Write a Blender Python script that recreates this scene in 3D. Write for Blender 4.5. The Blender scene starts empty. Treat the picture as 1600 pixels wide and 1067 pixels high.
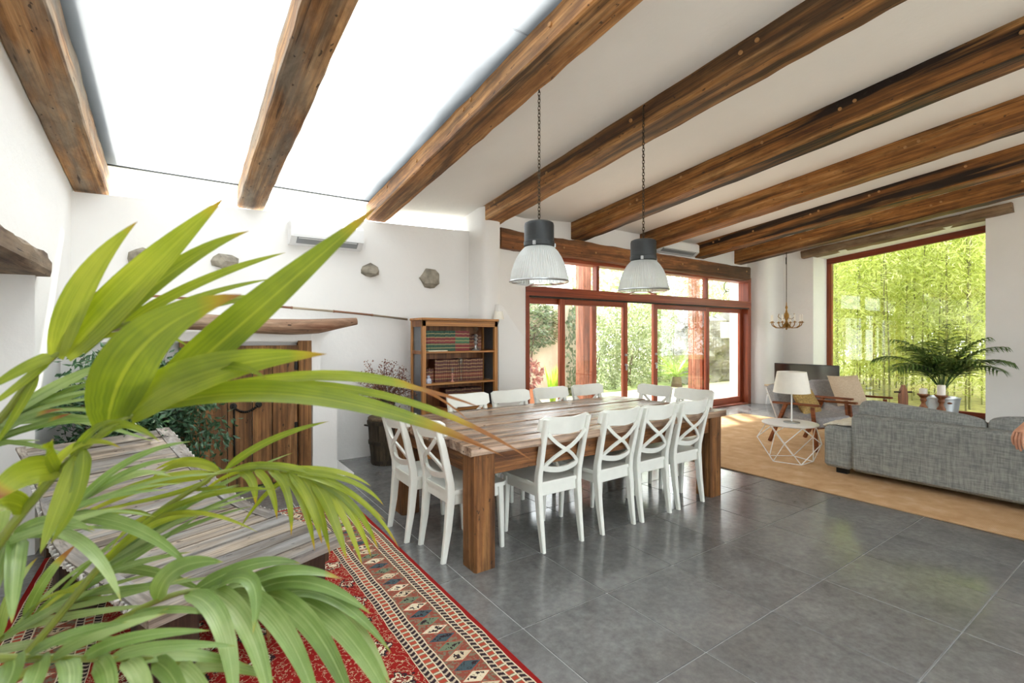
import bpy, bmesh, math, random
from mathutils import Vector, Matrix, Euler, noise as mnoise

# ------------------------------------------------------------------ camera, world, sun, exposure
sc = bpy.context.scene
COL = sc.collection
R_ = math.radians
cam_d = bpy.data.cameras.new('camera')
cam = bpy.data.objects.new('camera', cam_d)
COL.objects.link(cam)
cam_d.sensor_width = 36.0
cam_d.lens = 760.3 / 1600.0 * 36.0
cam_d.shift_y = -9.2 / 1600.0
cam_d.clip_start = 0.02
cam_d.clip_end = 200
cam.location = (0, 0, 1.45)
cam.rotation_euler = (R_(90), 0, R_(55.38 - 90))
cam_d.dof.use_dof = True
cam_d.dof.focus_distance = 4.2
cam_d.dof.aperture_fstop = 5.0
sc.camera = cam

world = bpy.data.worlds.new('sky')
sc.world = world
world.use_nodes = True
bg = world.node_tree.nodes['Background']
bg.inputs['Color'].default_value = (0.94, 0.975, 1.0, 1)
bg.inputs['Strength'].default_value = 4.2

sun_d = bpy.data.lights.new('sun', 'SUN')
sun = bpy.data.objects.new('sun', sun_d)
COL.objects.link(sun)
sun_d.energy = 8.0
sun_d.color = (1.0, 0.95, 0.86)
sun_d.angle = R_(4)
sun.location = (20, 25, 30)
sun.rotation_euler = Vector((-0.45, -0.62, -0.86)).to_track_quat('-Z', 'Y').to_euler()

vs = sc.view_settings
vs.view_transform = 'Standard'
vs.look = 'None'
vs.gamma = 1
vs.use_curve_mapping = False
vs.exposure = 0.68
sc.cycles.transparent_max_bounces = 14
sc.cycles.max_bounces = 8
sc.cycles.diffuse_bounces = 5
sc.cycles.glossy_bounces = 3
sc.cycles.sample_clamp_indirect = 8
sc.cycles.adaptive_threshold = .04

# ------------------------------------------------------------------ helpers
def lin(h):
    if not isinstance(h, str):
        return tuple(h) + (1,) if len(h) == 3 else tuple(h)
    h = h.lstrip('#')
    c = [int(h[i:i + 2], 16) / 255 for i in (0, 2, 4)]
    return tuple((x / 12.92 if x <= .04045 else ((x + .055) / 1.055) ** 2.4) for x in c) + (1,)

V = Vector

class MB:
    """collects shapes into one mesh"""
    def __init__(s):
        s.v = []; s.f = []; s.uv = None
    def add(s, vs_, fs_):
        o = len(s.v)
        s.v += [tuple(p) for p in vs_]
        s.f += [tuple(i + o for i in f) for f in fs_]
        return s
    def box(s, c, d, b=0.0, M=None):
        h = [x / 2 for x in d]
        b = min(b, min(h) * .49)
        vs_ = []; idx = {}
        for sx in (-1, 1):
            for sy in (-1, 1):
                for sz in (-1, 1):
                    sg = (sx, sy, sz)
                    for a in range(3):
                        if b == 0 and a > 0:
                            idx[(sg, a)] = idx[(sg, 0)]; continue
                        p = [sg[k] * (h[k] - (0 if (k == a or b == 0) else b)) for k in range(3)]
                        idx[(sg, a)] = len(vs_); vs_.append(p)
        fs_ = []
        def sgn(a, s_, k, t, l, u):
            q = [0, 0, 0]; q[a] = s_; q[k] = t; q[l] = u; return tuple(q)
        for a in range(3):
            k, l = [(1, 2), (2, 0), (0, 1)][a]
            for s_ in (-1, 1):
                q = [idx[(sgn(a, s_, k, t, l, u), a)] for t, u in ((-1, -1), (1, -1), (1, 1), (-1, 1))]
                fs_.append(q if s_ > 0 else q[::-1])
        if b > 0:
            for k in range(3):
                a, l = [(1, 2), (2, 0), (0, 1)][k]
                for sa in (-1, 1):
                    for sl in (-1, 1):
                        A = sgn(a, sa, l, sl, k, -1); B = sgn(a, sa, l, sl, k, 1)
                        fs_.append((idx[(A, a)], idx[(B, a)], idx[(B, l)], idx[(A, l)]))
            for sx in (-1, 1):
                for sy in (-1, 1):
                    for sz in (-1, 1):
                        g = (sx, sy, sz)
                        fs_.append((idx[(g, 0)], idx[(g, 1)], idx[(g, 2)]))
        c = V(c)
        vs_ = [(M @ V(p) if M else V(p)) + c for p in vs_]
        return s.add(vs_, fs_)
    def b2(s, x0, x1, y0, y1, z0, z1, b=0.0):
        return s.box(((x0 + x1) / 2, (y0 + y1) / 2, (z0 + z1) / 2), (abs(x1 - x0), abs(y1 - y0), abs(z1 - z0)), b)
    def bar(s, p0, p1, w, h, up=(0, 0, 1), b=0.0):
        """box from p0 to p1; w along the side, h along up"""
        p0, p1 = V(p0), V(p1); d = p1 - p0; L = d.length
        y = d.normalized(); u = V(up)
        x = y.cross(u)
        if x.length < 1e-5: x = y.cross(V((1, 0, 0)))
        x.normalize(); z = x.cross(y)
        M = Matrix((x, y, z)).transposed()
        return s.box((p0 + p1) / 2, (w, L, h), b, M)
    def tube(s, path, rad, n=8, cap=True, flat=1.0, up=(0, 0, 1)):
        path = [V(p) for p in path]; m = len(path)
        if not isinstance(rad, (list, tuple)): rad = [rad] * m
        vs_ = []; fs_ = []
        t0 = (path[1] - path[0]).normalized()
        u = V(up)
        if abs(t0.dot(u)) > .95: u = V((1, 0, 0))
        x = t0.cross(u).normalized()
        for i, p in enumerate(path):
            t = (path[min(i + 1, m - 1)] - path[max(i - 1, 0)]).normalized()
            x = (x - t * x.dot(t)).normalized(); y = t.cross(x)
            for k in range(n):
                a = 2 * math.pi * k / n
                vs_.append(p + x * math.cos(a) * rad[i] + y * math.sin(a) * rad[i] * flat)
        for i in range(m - 1):
            for k in range(n):
                k2 = (k + 1) % n
                fs_.append((i * n + k, i * n + k2, (i + 1) * n + k2, (i + 1) * n + k))
        if cap:
            fs_.append(tuple(range(n))[::-1]); fs_.append(tuple((m - 1) * n + k for k in range(n)))
        return s.add(vs_, fs_)
    def lathe(s, prof, n=24, c=(0, 0, 0), rib=0, ribd=0.0, cap=True, M=None):
        vs_ = []; fs_ = []; m = len(prof)
        for r, z in prof:
            for k in range(n):
                a = 2 * math.pi * k / n
                rr = r + (ribd * (1 if k % 2 else -1) if rib else 0)
                p = V((rr * math.cos(a), rr * math.sin(a), z))
                vs_.append((M @ p if M else p) + V(c))
        for i in range(m - 1):
            for k in range(n):
                k2 = (k + 1) % n
                fs_.append((i * n + k, i * n + k2, (i + 1) * n + k2, (i + 1) * n + k))
        if cap:
            fs_.append(tuple(range(n))[::-1]); fs_.append(tuple((m - 1) * n + k for k in range(n)))
        return s.add(vs_, fs_)
    def prism(s, poly, a0, a1, ax=2):
        """polygon extruded along axis ax (poly given in the two other axes, in x,y,z order)"""
        n = len(poly); vs_ = []
        for a in (a0, a1):
            for p in poly:
                q = list(p); q.insert(ax, a); vs_.append(q)
        fs_ = [tuple(range(n))[::-1], tuple(range(n, 2 * n))]
        for k in range(n):
            k2 = (k + 1) % n; fs_.append((k, k2, n + k2, n + k))
        return s.add(vs_, fs_)
    def ball(s, c, r, n=10, m=6, sc_=(1, 1, 1)):
        prof = []
        c = V(c); vs_ = []; fs_ = []
        for i in range(m + 1):
            th = math.pi * i / m
            for k in range(n):
                a = 2 * math.pi * k / n
                vs_.append(c + V((r * sc_[0] * math.sin(th) * math.cos(a), r * sc_[1] * math.sin(th) * math.sin(a), r * sc_[2] * math.cos(th))))
        for i in range(m):
            for k in range(n):
                k2 = (k + 1) % n
                fs_.append((i * n + k, (i + 1) * n + k, (i + 1) * n + k2, i * n + k2))
        return s.add(vs_, fs_)
    def mesh(s, name, mat=None, smooth=False, fixn=True, weld=False):
        me = bpy.data.meshes.new(name)
        me.from_pydata(s.v, [], s.f)
        if fixn or weld:
            bm = bmesh.new(); bm.from_mesh(me)
            if weld: bmesh.ops.remove_doubles(bm, verts=bm.verts, dist=1e-4)
            if fixn: bmesh.ops.recalc_face_normals(bm, faces=bm.faces)
            bm.to_mesh(me); bm.free()
        if s.uv:
            ul = me.uv_layers.new(name='UVMap')
            for lp in me.loops: ul.data[lp.index].uv = s.uv[lp.vertex_index]
        if mat: me.materials.append(mat)
        if smooth:
            me.polygons.foreach_set('use_smooth', [True] * len(me.polygons))
            if smooth != 'all':
                try: me.set_sharp_from_angle(angle=R_(smooth if smooth is not True else 40))
                except Exception: pass
        me.update()
        return me
    def build(s, name, mat=None, parent=None, loc=(0, 0, 0), rot=None, smooth=False, fixn=True, weld=False):
        return place(name, s.mesh(name, mat, smooth, fixn, weld), parent, loc, rot)

def place(name, me, parent=None, loc=(0, 0, 0), rot=None):
    o = bpy.data.objects.new(name, me)
    COL.objects.link(o)
    o.location = loc
    if rot is not None: o.rotation_euler = rot
    if parent: o.parent = parent
    return o

def tag(o, label=None, cat=None, group=None, kind=None):
    if label: o['label'] = label
    if cat: o['category'] = cat
    if group: o['group'] = group
    if kind: o['kind'] = kind
    return o

def thing(name, label, cat, loc=(0, 0, 0), rz=0.0, group=None, rot=None):
    o = bpy.data.objects.new(name, None)
    COL.objects.link(o)
    o.empty_display_size = .1
    o.location = loc
    o.rotation_euler = rot if rot else (0, 0, rz)
    return tag(o, label, cat, group)

def dup(root, loc, rz, label=None):
    r = root.copy(); COL.objects.link(r)
    r.location = loc; r.rotation_euler = (0, 0, rz)
    if label: r['label'] = label
    for ch in list(root.children):
        c = ch.copy(); COL.objects.link(c); c.parent = r
        for g in list(ch.children):
            d = g.copy(); COL.objects.link(d); d.parent = c
    return r

def struct(name, mb, mat, **k):
    return tag(mb.build(name, mat, **k), kind='structure')

# ------------------------------------------------------------------ materials
class NT:
    def __init__(s, name):
        s.m = bpy.data.materials.new(name); s.m.use_nodes = True
        s.t = s.m.node_tree; s.n = s.t.nodes
        s.n.clear()
        s.out = s.n.new('ShaderNodeOutputMaterial')
    def new(s, typ, **k):
        x = s.n.new('ShaderNode' + typ)
        for a, b in k.items():
            if a == 'ins':
                for i, v in b.items():
                    if isinstance(v, bpy.types.NodeSocket): s.t.links.new(v, x.inputs[i])
                    else: x.inputs[i].default_value = v
            else: setattr(x, a, b)
        return x
    def link(s, a, b): s.t.links.new(a, b)
    def math(s, op, a, b=None, c=None, clamp=False):
        ins = {0: a}
        if b is not None: ins[1] = b
        if c is not None: ins[2] = c
        x = s.new('Math', operation=op, ins=ins); x.use_clamp = clamp
        return x.outputs[0]
    def ramp(s, fac, stops, interp='LINEAR'):
        x = s.new('ValToRGB', ins={0: fac})
        r = x.color_ramp; r.interpolation = interp
        while len(r.elements) < len(stops): r.elements.new(.5)
        for e, (p, c) in zip(r.elements, stops):
            e.position = p; e.color = lin(c)
        return x.outputs[0]
    def mix(s, fac, a, b, blend='MIX'):
        x = s.new('Mix', data_type='RGBA', blend_type=blend)
        for i, v in ((0, fac), (6, a), (7, b)):
            if isinstance(v, bpy.types.NodeSocket): s.link(v, x.inputs[i])
            elif isinstance(v, (int, float)): x.inputs[i].default_value = v
            else: x.inputs[i].default_value = lin(v)
        return x.outputs[2]
    def coords(s, scale=(1, 1, 1), rand=True, rot=(0, 0, 0), which='Object'):
        tc = s.new('TexCoord').outputs[which]
        if rand:
            oi = s.new('ObjectInfo').outputs['Random']
            off = s.math('MULTIPLY', oi, 37.0)
            tc = s.new('VectorMath', operation='ADD', ins={0: tc, 1: off}).outputs[0]
        return s.new('Mapping', ins={0: tc, 2: rot, 3: scale}).outputs[0]
    def noise(s, vec, scale=1.0, detail=4, rough=.55, dist=0.0):
        return s.new('TexNoise', ins={'Vector': vec, 'Scale': scale, 'Detail': detail, 'Roughness': rough, 'Distortion': dist}).outputs[0]
    def bsdf(s, col, rough=.5, metal=0.0, bump=None, bstr=.2, bdist=.01, spec=.5, **k):
        b = s.new('BsdfPrincipled')
        for i, v in dict({'Base Color': col, 'Roughness': rough, 'Metallic': metal, 'Specular IOR Level': spec}, **k).items():
            if isinstance(v, bpy.types.NodeSocket): s.link(v, b.inputs[i])
            elif i == 'Base Color' or i == 'Emission Color': b.inputs[i].default_value = lin(v)
            else: b.inputs[i].default_value = v
        if bump is not None:
            bp = s.new('Bump', ins={'Height': bump, 'Strength': bstr, 'Distance': bdist})
            s.link(bp.outputs[0], b.inputs['Normal'])
        s.link(b.outputs[0], s.out.inputs[0])
        return b

def plain(name, col, rough=.5, metal=0.0, var=.06, scale=14, bump=.05, spec=.5, **k):
    t = NT(name)
    n = t.noise(t.coords((scale,) * 3), 1, 4)
    c = lin(col)
    lo = tuple(max(0, x * (1 - 2 * var)) for x in c[:3]); hi = tuple(min(1, x * (1 + 2 * var)) for x in c[:3])
    t.bsdf(t.ramp(n, [(.25, lo), (.75, hi)]), rough, metal, n, bump, .004, spec, **k)
    return t.m

def wood(name, dark, mid, light, stain, axis=1, scale=1.0, stain_amt=.5, rough=.6, grey=None, spec=.4, bump=.5, cracks=True, coat=0.0):
    t = NT(name)
    def sc3(long, cross):
        q = [cross * scale] * 3; q[axis] = long * scale; return tuple(q)
    v = t.coords((1, 1, 1))
    def mp(a, b): return t.new('Mapping', ins={0: v, 3: sc3(a, b)}).outputs[0]
    n1 = t.noise(mp(.5, 10), 1, 6, .62, .5)
    n2 = t.noise(mp(.9, 55), 1, 5, .65, .25)
    n3 = t.noise(mp(.3, 5.0), 1, 4, .6, .7)
    n4 = t.noise(mp(1.2, 30), 1, 3, .5, .5)
    c = t.ramp(n1, [(.28, dark), (.5, mid), (.72, light)])
    fine = t.ramp(n2, [(.34, (.45, .42, .4)), (.6, (1.15, 1.15, 1.15))])
    c = t.mix(.85, c, fine, 'MULTIPLY')
    sm = t.ramp(n3, [(.47, (0, 0, 0)), (.60, (1, 1, 1))])
    c = t.mix(t.math('MULTIPLY', sm, stain_amt), c, stain)
    if grey:
        g = t.ramp(t.noise(mp(.9, 5), 1.3, 4, .6), [(.42, (0, 0, 0)), (.62, (1, 1, 1))])
        c = t.mix(t.math('MULTIPLY', g, .7), c, grey)
    h = t.math('ADD', n2, t.math('MULTIPLY', n1, .8))
    if cracks:
        k = t.ramp(n4, [(.27, (1, 1, 1)), (.33, (0, 0, 0))])
        c = t.mix(t.math('MULTIPLY', k, .75), c, (.025, .015, .01))
        h = t.math('SUBTRACT', h, t.math('MULTIPLY', k, 1.2))
        wv = t.new('Mapping', ins={0: v, 3: sc3(14, 34)}).outputs[0]
        hole = t.ramp(t.noise(wv, 1, 2, .5), [(.27, (1, 1, 1)), (.31, (0, 0, 0))])
        c = t.mix(t.math('MULTIPLY', hole, .8), c, (.03, .018, .012))
        mot = t.ramp(t.noise(t.new('Mapping', ins={0: v, 3: sc3(3.5, 11)}).outputs[0], 1, 5, .65, .4), [(.36, (.55, .52, .5)), (.58, (1.1, 1.1, 1.1))])
        c = t.mix(.7, c, mot, 'MULTIPLY')
        h = t.math('SUBTRACT', h, hole)
    b = t.bsdf(c, rough, 0, h, bump, .006, spec)
    if coat: b.inputs['Coat Weight'].default_value = coat; b.inputs['Coat Roughness'].default_value = .18
    return t.m

def foliage(name, lo, mid, hi, trans=.45, rough=.35, scale=6.0, brown=None, tint=(1.12, 1.1, .8)):
    """leaf: colour varies in space and per object; light comes through it"""
    t = NT(name)
    n = t.noise(t.coords((scale,) * 3), 1, 3)
    c = t.ramp(n, [(.3, lo), (.5, mid), (.72, hi)])
    if brown:
        c = t.mix(t.math('MULTIPLY', t.ramp(t.noise(t.coords((3,) * 3), 1, 2), [(.6, (0, 0, 0)), (.7, (1, 1, 1))]), .6), c, brown)
    d = t.new('BsdfPrincipled', ins={'Base Color': c, 'Roughness': rough, 'Specular IOR Level': .5})
    tr = t.new('BsdfTranslucent', ins={'Color': t.mix(1.0, c, tint, 'MULTIPLY')})
    ms = t.new('MixShader', ins={0: trans, 1: d.outputs[0], 2: tr.outputs[0]})
    t.link(ms.outputs[0], t.out.inputs[0])
    return t.m

def glass(name, tint=(1, 1, 1), ior=1.45, rough=0.0, refl=1.0):
    t = NT(name)
    f0 = ((ior - 1) / (ior + 1)) ** 2
    fc = t.new('LayerWeight', ins={0: .5}).outputs['Facing']
    fr = t.math('ADD', f0, t.math('MULTIPLY', t.math('POWER', fc, 5.0), 1 - f0))
    tr = t.new('BsdfTransparent', ins={'Color': lin(tint)})
    gl = t.new('BsdfGlossy', ins={'Roughness': rough, 'Color': (refl, refl, refl, 1)})
    ms = t.new('MixShader', ins={0: fr, 1: tr.outputs[0], 2: gl.outputs[0]})
    t.link(ms.outputs[0], t.out.inputs[0])
    return t.m

M = {}
def plaster(name, col, rough=.85):
    t = NT(name)
    v = t.coords((1, 1, 1), rand=False)
    n1 = t.noise(v, 1.3, 4, .55)
    n2 = t.noise(v, 28, 4, .6)
    c = lin(col)
    cc = t.ramp(n1, [(.3, tuple(x * .955 for x in c[:3])), (.7, c[:3])])
    h = t.math('ADD', t.math('MULTIPLY', n1, 3.0), t.math('MULTIPLY', n2, .35))
    t.bsdf(cc, rough, 0, h, .25, .02, .25)
    return t.m
M['plaster'] = plaster('white_plaster', '#eeedeb')
M['ceil'] = plaster('ceiling_plaster', '#eceae6')
M['beam_l'] = wood('weathered_beam_wood', '#7d5633', '#b08150', '#d2af82', '#53463b', 1, 1.0, .7, .75, grey='#8d8474')
M['beam_m'] = wood('chestnut_beam_wood', '#71482a', '#a87540', '#cda26e', '#34261c', 1, 1.0, .85, .62)
M['beam_d'] = wood('dark_beam_wood', '#633a1b', '#9c6833', '#c99a60', '#1a100a', 1, 1.0, .98, .58)
M['beam_x'] = wood('header_beam_wood', '#58351c', '#8d5a32', '#ab7848', '#38281d', 0, 1.0, .7, .65)
M['lintel'] = wood('grey_lintel_wood', '#5b4230', '#84654a', '#a88a66', '#3c3228', 1, 1.0, .6, .75, grey='#8c7a62')
M['peg'] = plain('peg_wood', '#a87c4c', .6)
M['red_wood'] = wood('red_door_frame_wood', '#74301a', '#954526', '#ad6040', '#642815', 2, 1.0, .4, .38, bump=.12, cracks=False)
M['red_wood_x'] = wood('red_door_rail_wood', '#74301a', '#954526', '#ad6040', '#642815', 0, 1.0, .4, .38, bump=.12, cracks=False)
M['red_wood_y'] = wood('red_window_rail_wood', '#5f2413', '#7c3019', '#8d3f22', '#4f1c10', 1, 1.0, .4, .4, bump=.12, cracks=False)
M['table_x'] = wood('table_plank_wood', '#7a5f4c', '#ad9078', '#d2bca6', '#54403a', 0, 1.1, .6, .25, bump=.3, spec=1.0)
M['table_z'] = wood('table_leg_wood', '#583818', '#855830', '#aa7c4a', '#3a2414', 2, 1.3, .8, .68, bump=.8)
M['table_a'] = wood('table_apron_wood', '#55321a', '#83542c', '#a57545', '#3a2315', 0, 1.1, .6, .6, bump=.5)
M['table_b'] = wood('table_end_apron_wood', '#55321a', '#83542c', '#a57545', '#3a2315', 1, 1.1, .6, .6, bump=.5)
M['grey_wood'] = wood('bleached_plank_wood', '#6b5d50', '#988a7a', '#b9ac9c', '#4a443f', 0, 1.2, .7, .75, grey='#8c8d8e', bump=.6)
M['grey_wood_y'] = wood('bleached_batten_wood', '#5d544c', '#847a70', '#a39b91', '#4a443f', 1, 1.2, .5, .75, grey='#969696', bump=.6)
M['dark_wood'] = wood('dark_stump_wood', '#2c1d13', '#493223', '#6b4d37', '#1d130c', 2, 1.0, .5, .8)
M['door_z'] = wood('old_door_wood', '#654322', '#8f6339', '#b08456', '#463020', 2, 1.0, .5, .7, bump=.5)
M['log'] = wood('log_wood', '#7a5a46', '#a3836a', '#cbb59c', '#74462f', 0, .9, .7, .75, grey='#b5a592')
M['pine'] = wood('bookcase_pine', '#8c5a2a', '#b27a42', '#c99559', '#7e4d24', 2, 1.2, .4, .45, bump=.15, cracks=False)
M['pine_x'] = wood('bookcase_pine_rail', '#8c5a2a', '#b27a42', '#c99559', '#7e4d24', 0, 1.2, .4, .45, bump=.15, cracks=False)
M['pine_back'] = wood('bookcase_back_wood', '#6b4022', '#8b5830', '#a06c3e', '#5b3519', 2, 1.2, .4, .5, bump=.15, cracks=False)
M['teak'] = wood('armchair_teak', '#5f2d16', '#84461f', '#9d5d2f', '#54260f', 1, 1.2, .4, .4, bump=.1, cracks=False)
M['barrel'] = wood('dark_barrel_wood', '#2a231b', '#463b2d', '#5f5340', '#1f1a14', 2, 1.2, .6, .7)
M['turned'] = wood('turned_wood', '#6e3f24', '#95603c', '#b3805a', '#5a3119', 2, 2.0, .4, .5, cracks=False)
M['chair_white'] = plain('white_chair_paint', '#e9ebe4', .32, var=.015, bump=.02)
M['white'] = plain('white_paint', '#f0f0ee', .4, var=.015, bump=.02)
M['ac_white'] = plain('white_plastic', '#e9eaeb', .3, var=.01, bump=0)
M['ac_grey'] = plain('grey_plastic', '#8e9194', .35, var=.01, bump=0)
M['black'] = plain('black_plastic', '#191919', .4, var=.05)
M['iron'] = plain('wrought_iron', '#2a2723', .55, .6, var=.2)
M['chain'] = plain('bronze_chain', '#4c4234', .45, .8, var=.15)
M['lamp_grey'] = plain('lamp_housing_grey', '#303335', .42, .3, var=.04)
M['steel'] = plain('brushed_steel', '#b8bbbd', .28, .9, var=.05)
M['zinc'] = plain('zinc_metal', '#c2c7ca', .35, .85, var=.1, scale=5)
M['brass'] = plain('antique_brass', '#8f6a34', .38, .85, var=.2)
M['screen'] = plain('tv_screen_glass', '#0b0908', .12, var=.05, bump=0)
M['pane'] = glass('window_glass', (.985, .995, .99))
def frosted(name, dif):
    t = NT(name)
    v = t.coords((1, 1, 1), rand=False)
    dirt = t.ramp(t.noise(v, 1.1, 5, .6), [(.35, (.54, .56, .57)), (.7, (.62, .635, .64))])
    tr = t.new('BsdfTranslucent', ins={'Color': dirt})
    tp = t.new('BsdfTransparent', ins={'Color': (.78, .80, .81, 1)})
    m1 = t.new('MixShader', ins={0: dif, 1: tp.outputs[0], 2: tr.outputs[0]})
    gl = t.new('BsdfGlossy', ins={'Roughness': .15})
    m2 = t.new('MixShader', ins={0: .04, 1: m1.outputs[0], 2: gl.outputs[0]})
    # grime washed down by the right beam; left band mimics the outer wall
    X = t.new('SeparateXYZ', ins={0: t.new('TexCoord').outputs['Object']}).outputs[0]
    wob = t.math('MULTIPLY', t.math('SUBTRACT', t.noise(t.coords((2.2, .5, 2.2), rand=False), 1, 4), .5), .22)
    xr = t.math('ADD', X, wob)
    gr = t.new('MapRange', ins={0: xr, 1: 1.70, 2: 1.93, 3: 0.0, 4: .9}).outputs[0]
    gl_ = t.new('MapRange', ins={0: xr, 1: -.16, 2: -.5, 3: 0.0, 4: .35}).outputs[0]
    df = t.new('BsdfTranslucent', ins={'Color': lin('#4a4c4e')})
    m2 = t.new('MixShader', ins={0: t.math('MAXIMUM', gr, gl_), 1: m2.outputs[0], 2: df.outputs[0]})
    t.link(m2.outputs[0], t.out.inputs[0]); return t.m
M['sky_glass'] = frosted('skylight_sheet', .6)
M['cab_glass'] = plain('smoky_cabinet_glass', '#55585c', .18, var=.05, bump=0)
M['clear'] = glass('crystal_glass', (.93, .95, .94), 1.5, .02)
M['grout'] = plain('floor_grout', '#a9aaaa', .8, var=.08)
M['stone'] = plain('wall_stone', '#8e877a', .85, var=.3, scale=9, bump=.5)
M['soil'] = plain('soil', '#3a2b20', .95, var=.3, scale=30, bump=.4)
M['skin'] = plain('skin', '#c58f73', .5, var=.06, scale=30)
M['cloth_black'] = plain('black_cloth', '#14161b', .85, var=.15, scale=40)
M['candle'] = plain('candle_wax', '#f3efe4', .45, var=.01)
M['shade'] = plain('lamp_shade_fabric', '#f2efe4', .7, var=.02)
M['gold_cushion'] = plain('gold_cushion_fabric', '#a78a50', .55, .25, var=.3, scale=60)

def tile_mat():
    t = NT('slate_grey_tile')
    v = t.coords((1, 1, 1))
    n1 = t.noise(v, 2.2, 3, .5, 0)
    n2 = t.noise(v, 26, 5, .65)
    n3 = t.noise(v, 7, 4, .6, .5)
    c = t.ramp(n1, [(.3, '#686868'), (.52, '#707070'), (.75, '#7b7b7a')])
    c = t.mix(.6, c, t.ramp(n2, [(.32, (.66, .66, .66)), (.68, (1.22, 1.22, 1.21))]), 'MULTIPLY')
    n5 = t.noise(v, 9, 6, .7, .3)
    c = t.mix(.6, c, t.ramp(n5, [(.32, (.72, .72, .72)), (.66, (1.18, 1.18, 1.18))]), 'MULTIPLY')
    sp = t.ramp(n3, [(.55, (0, 0, 0)), (.8, (1, 1, 1))])
    c = t.mix(t.math('MULTIPLY', sp, .22), c, '#95979a')
    r = t.ramp(n1, [(.3, (.13,) * 3), (.75, (.22,) * 3)])
    h = t.math('ADD', n3, t.math('MULTIPLY', n2, .5))
    t.bsdf(c, r, 0, h, .07, .006, .75)
    return t.m
M['tile'] = tile_mat()

def fabric(name, a, b, scale=220, rough=.9, bump=.3):
    t = NT(name)
    v = t.coords((1, 1, 1))
    w1 = t.noise(t.new('Mapping', ins={0: v, 3: (scale * .12, scale * .12, scale)}).outputs[0], 1, 2)
    w2 = t.noise(t.new('Mapping', ins={0: v, 3: (scale, scale, scale * .12)}).outputs[0], 1, 2)
    s = t.math('MULTIPLY', t.math('ADD', w1, w2), .5)
    c = t.ramp(s, [(.38, a), (.62, b)])
    t.bsdf(c, rough, 0, s, bump, .003, .15)
    return t.m
M['sofa'] = fabric('grey_slub_fabric', '#7d8181', '#a2a6a3', 80)
M['sofa_c'] = fabric('grey_cushion_fabric', '#808383', '#a4a7a4', 90)
M['arm_grey'] = fabric('armchair_grey_fabric', '#8d8f94', '#b1b2b6', 200)
M['beige'] = fabric('beige_linen', '#c3ae93', '#dccbb2', 200)
M['throw'] = fabric('cream_throw_fabric', '#d8d2c0', '#efeadd', 90)

def jute_mat():
    t = NT('woven_jute')
    v = t.coords((1, 1, 1), rand=False)
    w = t.new('TexWave', wave_type='BANDS', bands_direction='X', ins={'Vector': v, 'Scale': 22.0, 'Distortion': .6, 'Detail': 2.0}).outputs[1]
    w2 = t.new('TexWave', wave_type='BANDS', bands_direction='Y', ins={'Vector': v, 'Scale': 36.0, 'Distortion': 1.2, 'Detail': 2.0}).outputs[1]
    n = t.noise(v, 6, 5, .6)
    s = t.math('MULTIPLY', w, w2)
    c = t.ramp(n, [(.3, '#cca57a'), (.55, '#dcb78e'), (.75, '#e8cca8')])
    c = t.mix(.6, c, t.ramp(s, [(0, (.6, .57, .52)), (.6, (1.12, 1.12, 1.1))]), 'MULTIPLY')
    t.bsdf(c, .92, 0, s, .35, .004, .15)
    return t.m
M['jute'] = jute_mat()

# ================================================================== THE SETTING
random.seed(4)
SL = 0.113                      # fall of the roof towards the far wall
YW = 5.8                        # far wall
def ceil_z(x, y):
    if x < 2.1: b = 3.03
    elif x < 5.2: b = 3.03 + (x - 2.1) * .068
    else: b = 3.24
    return b + SL * (YW - y)

# floor: slab in grout colour, every tile its own piece
floor = struct('floor', MB().b2(-1.25, 11.9, -3.6, 6.3, -.2, -.004), M['grout'])
TX, TY = .5826, .62295
tile_me = MB().box((0, 0, -.006), (TX - .006, TY - .006, .012), .0016).mesh('tile', M['tile'])
for i in range(-3, 19):
    for j in range(-6, 9):
        x = .834 + TX * (i + .5); y = 2.577 - TY * (j + .5) + TY
        if y > 6.3 or y < -3.4 or x > 11.9: continue
        # leave out what the camera side of the room never shows
        fx = .5682 * x + .8229 * y; rx = .8229 * x - .5682 * y
        if fx < -.2 or abs(rx) > fx * 1.25 + 1.0: continue
        place('tile', tile_me, floor, (x, y, 0))

# far wall with the stones that stick out of the plaster
def wall_grid(name, pts, thick, mat):
    pass
wall_far = MB()
n = 14
top = lambda x: 2.735 + (x + .77) / 4.07 * .14
prof = [(-1.2, 0)] + [(3.5, 0), (3.5, top(3.5))] + [(-1.2 + 4.7 * k / n, top(-1.2 + 4.7 * k / n)) for k in range(n - 1, 0, -1)] + [(-1.2, top(-1.2))]
wall_far.prism(prof, YW, YW + .4, 1)
wall_far = struct('wall_far', wall_far, M['plaster'])
def rock(r, seed, flat=.6):
    b = bmesh.new(); bmesh.ops.create_icosphere(b, subdivisions=2, radius=1)
    rr = random.Random(seed); o = V((rr.random() * 20, rr.random() * 20, 0))
    for v in b.verts:
        k = 1 + .35 * mnoise.noise(v.co * 1.3 + o)
        v.co = V((v.co.x * r[0] * k, v.co.y * r[1] * k, v.co.z * r[2] * k))
    # a few flat cuts
    for c in range(5):
        d = V((rr.uniform(-1, 1), rr.uniform(-1, -.1), rr.uniform(-1, 1))).normalized()
        lim = .72 * (abs(d.x) * r[0] + abs(d.y) * r[1] + abs(d.z) * r[2])
        for v in b.verts:
            e = v.co.dot(d) - lim
            if e > 0: v.co -= d * e
    me = bpy.data.meshes.new('stone'); b.to_mesh(me); b.free(); me.materials.append(M['stone'])
    return me
for k, (x, z, rx, rz) in enumerate([(-.26, 2.17, .125, .105), (.41, 2.205, .12, .09), (1.93, 2.235, .12, .085), (2.71, 2.19, .14, .135)]):
    place('stone', rock((rx, .1, rz), 11 + k * 5), wall_far, (x, YW, z))

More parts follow.
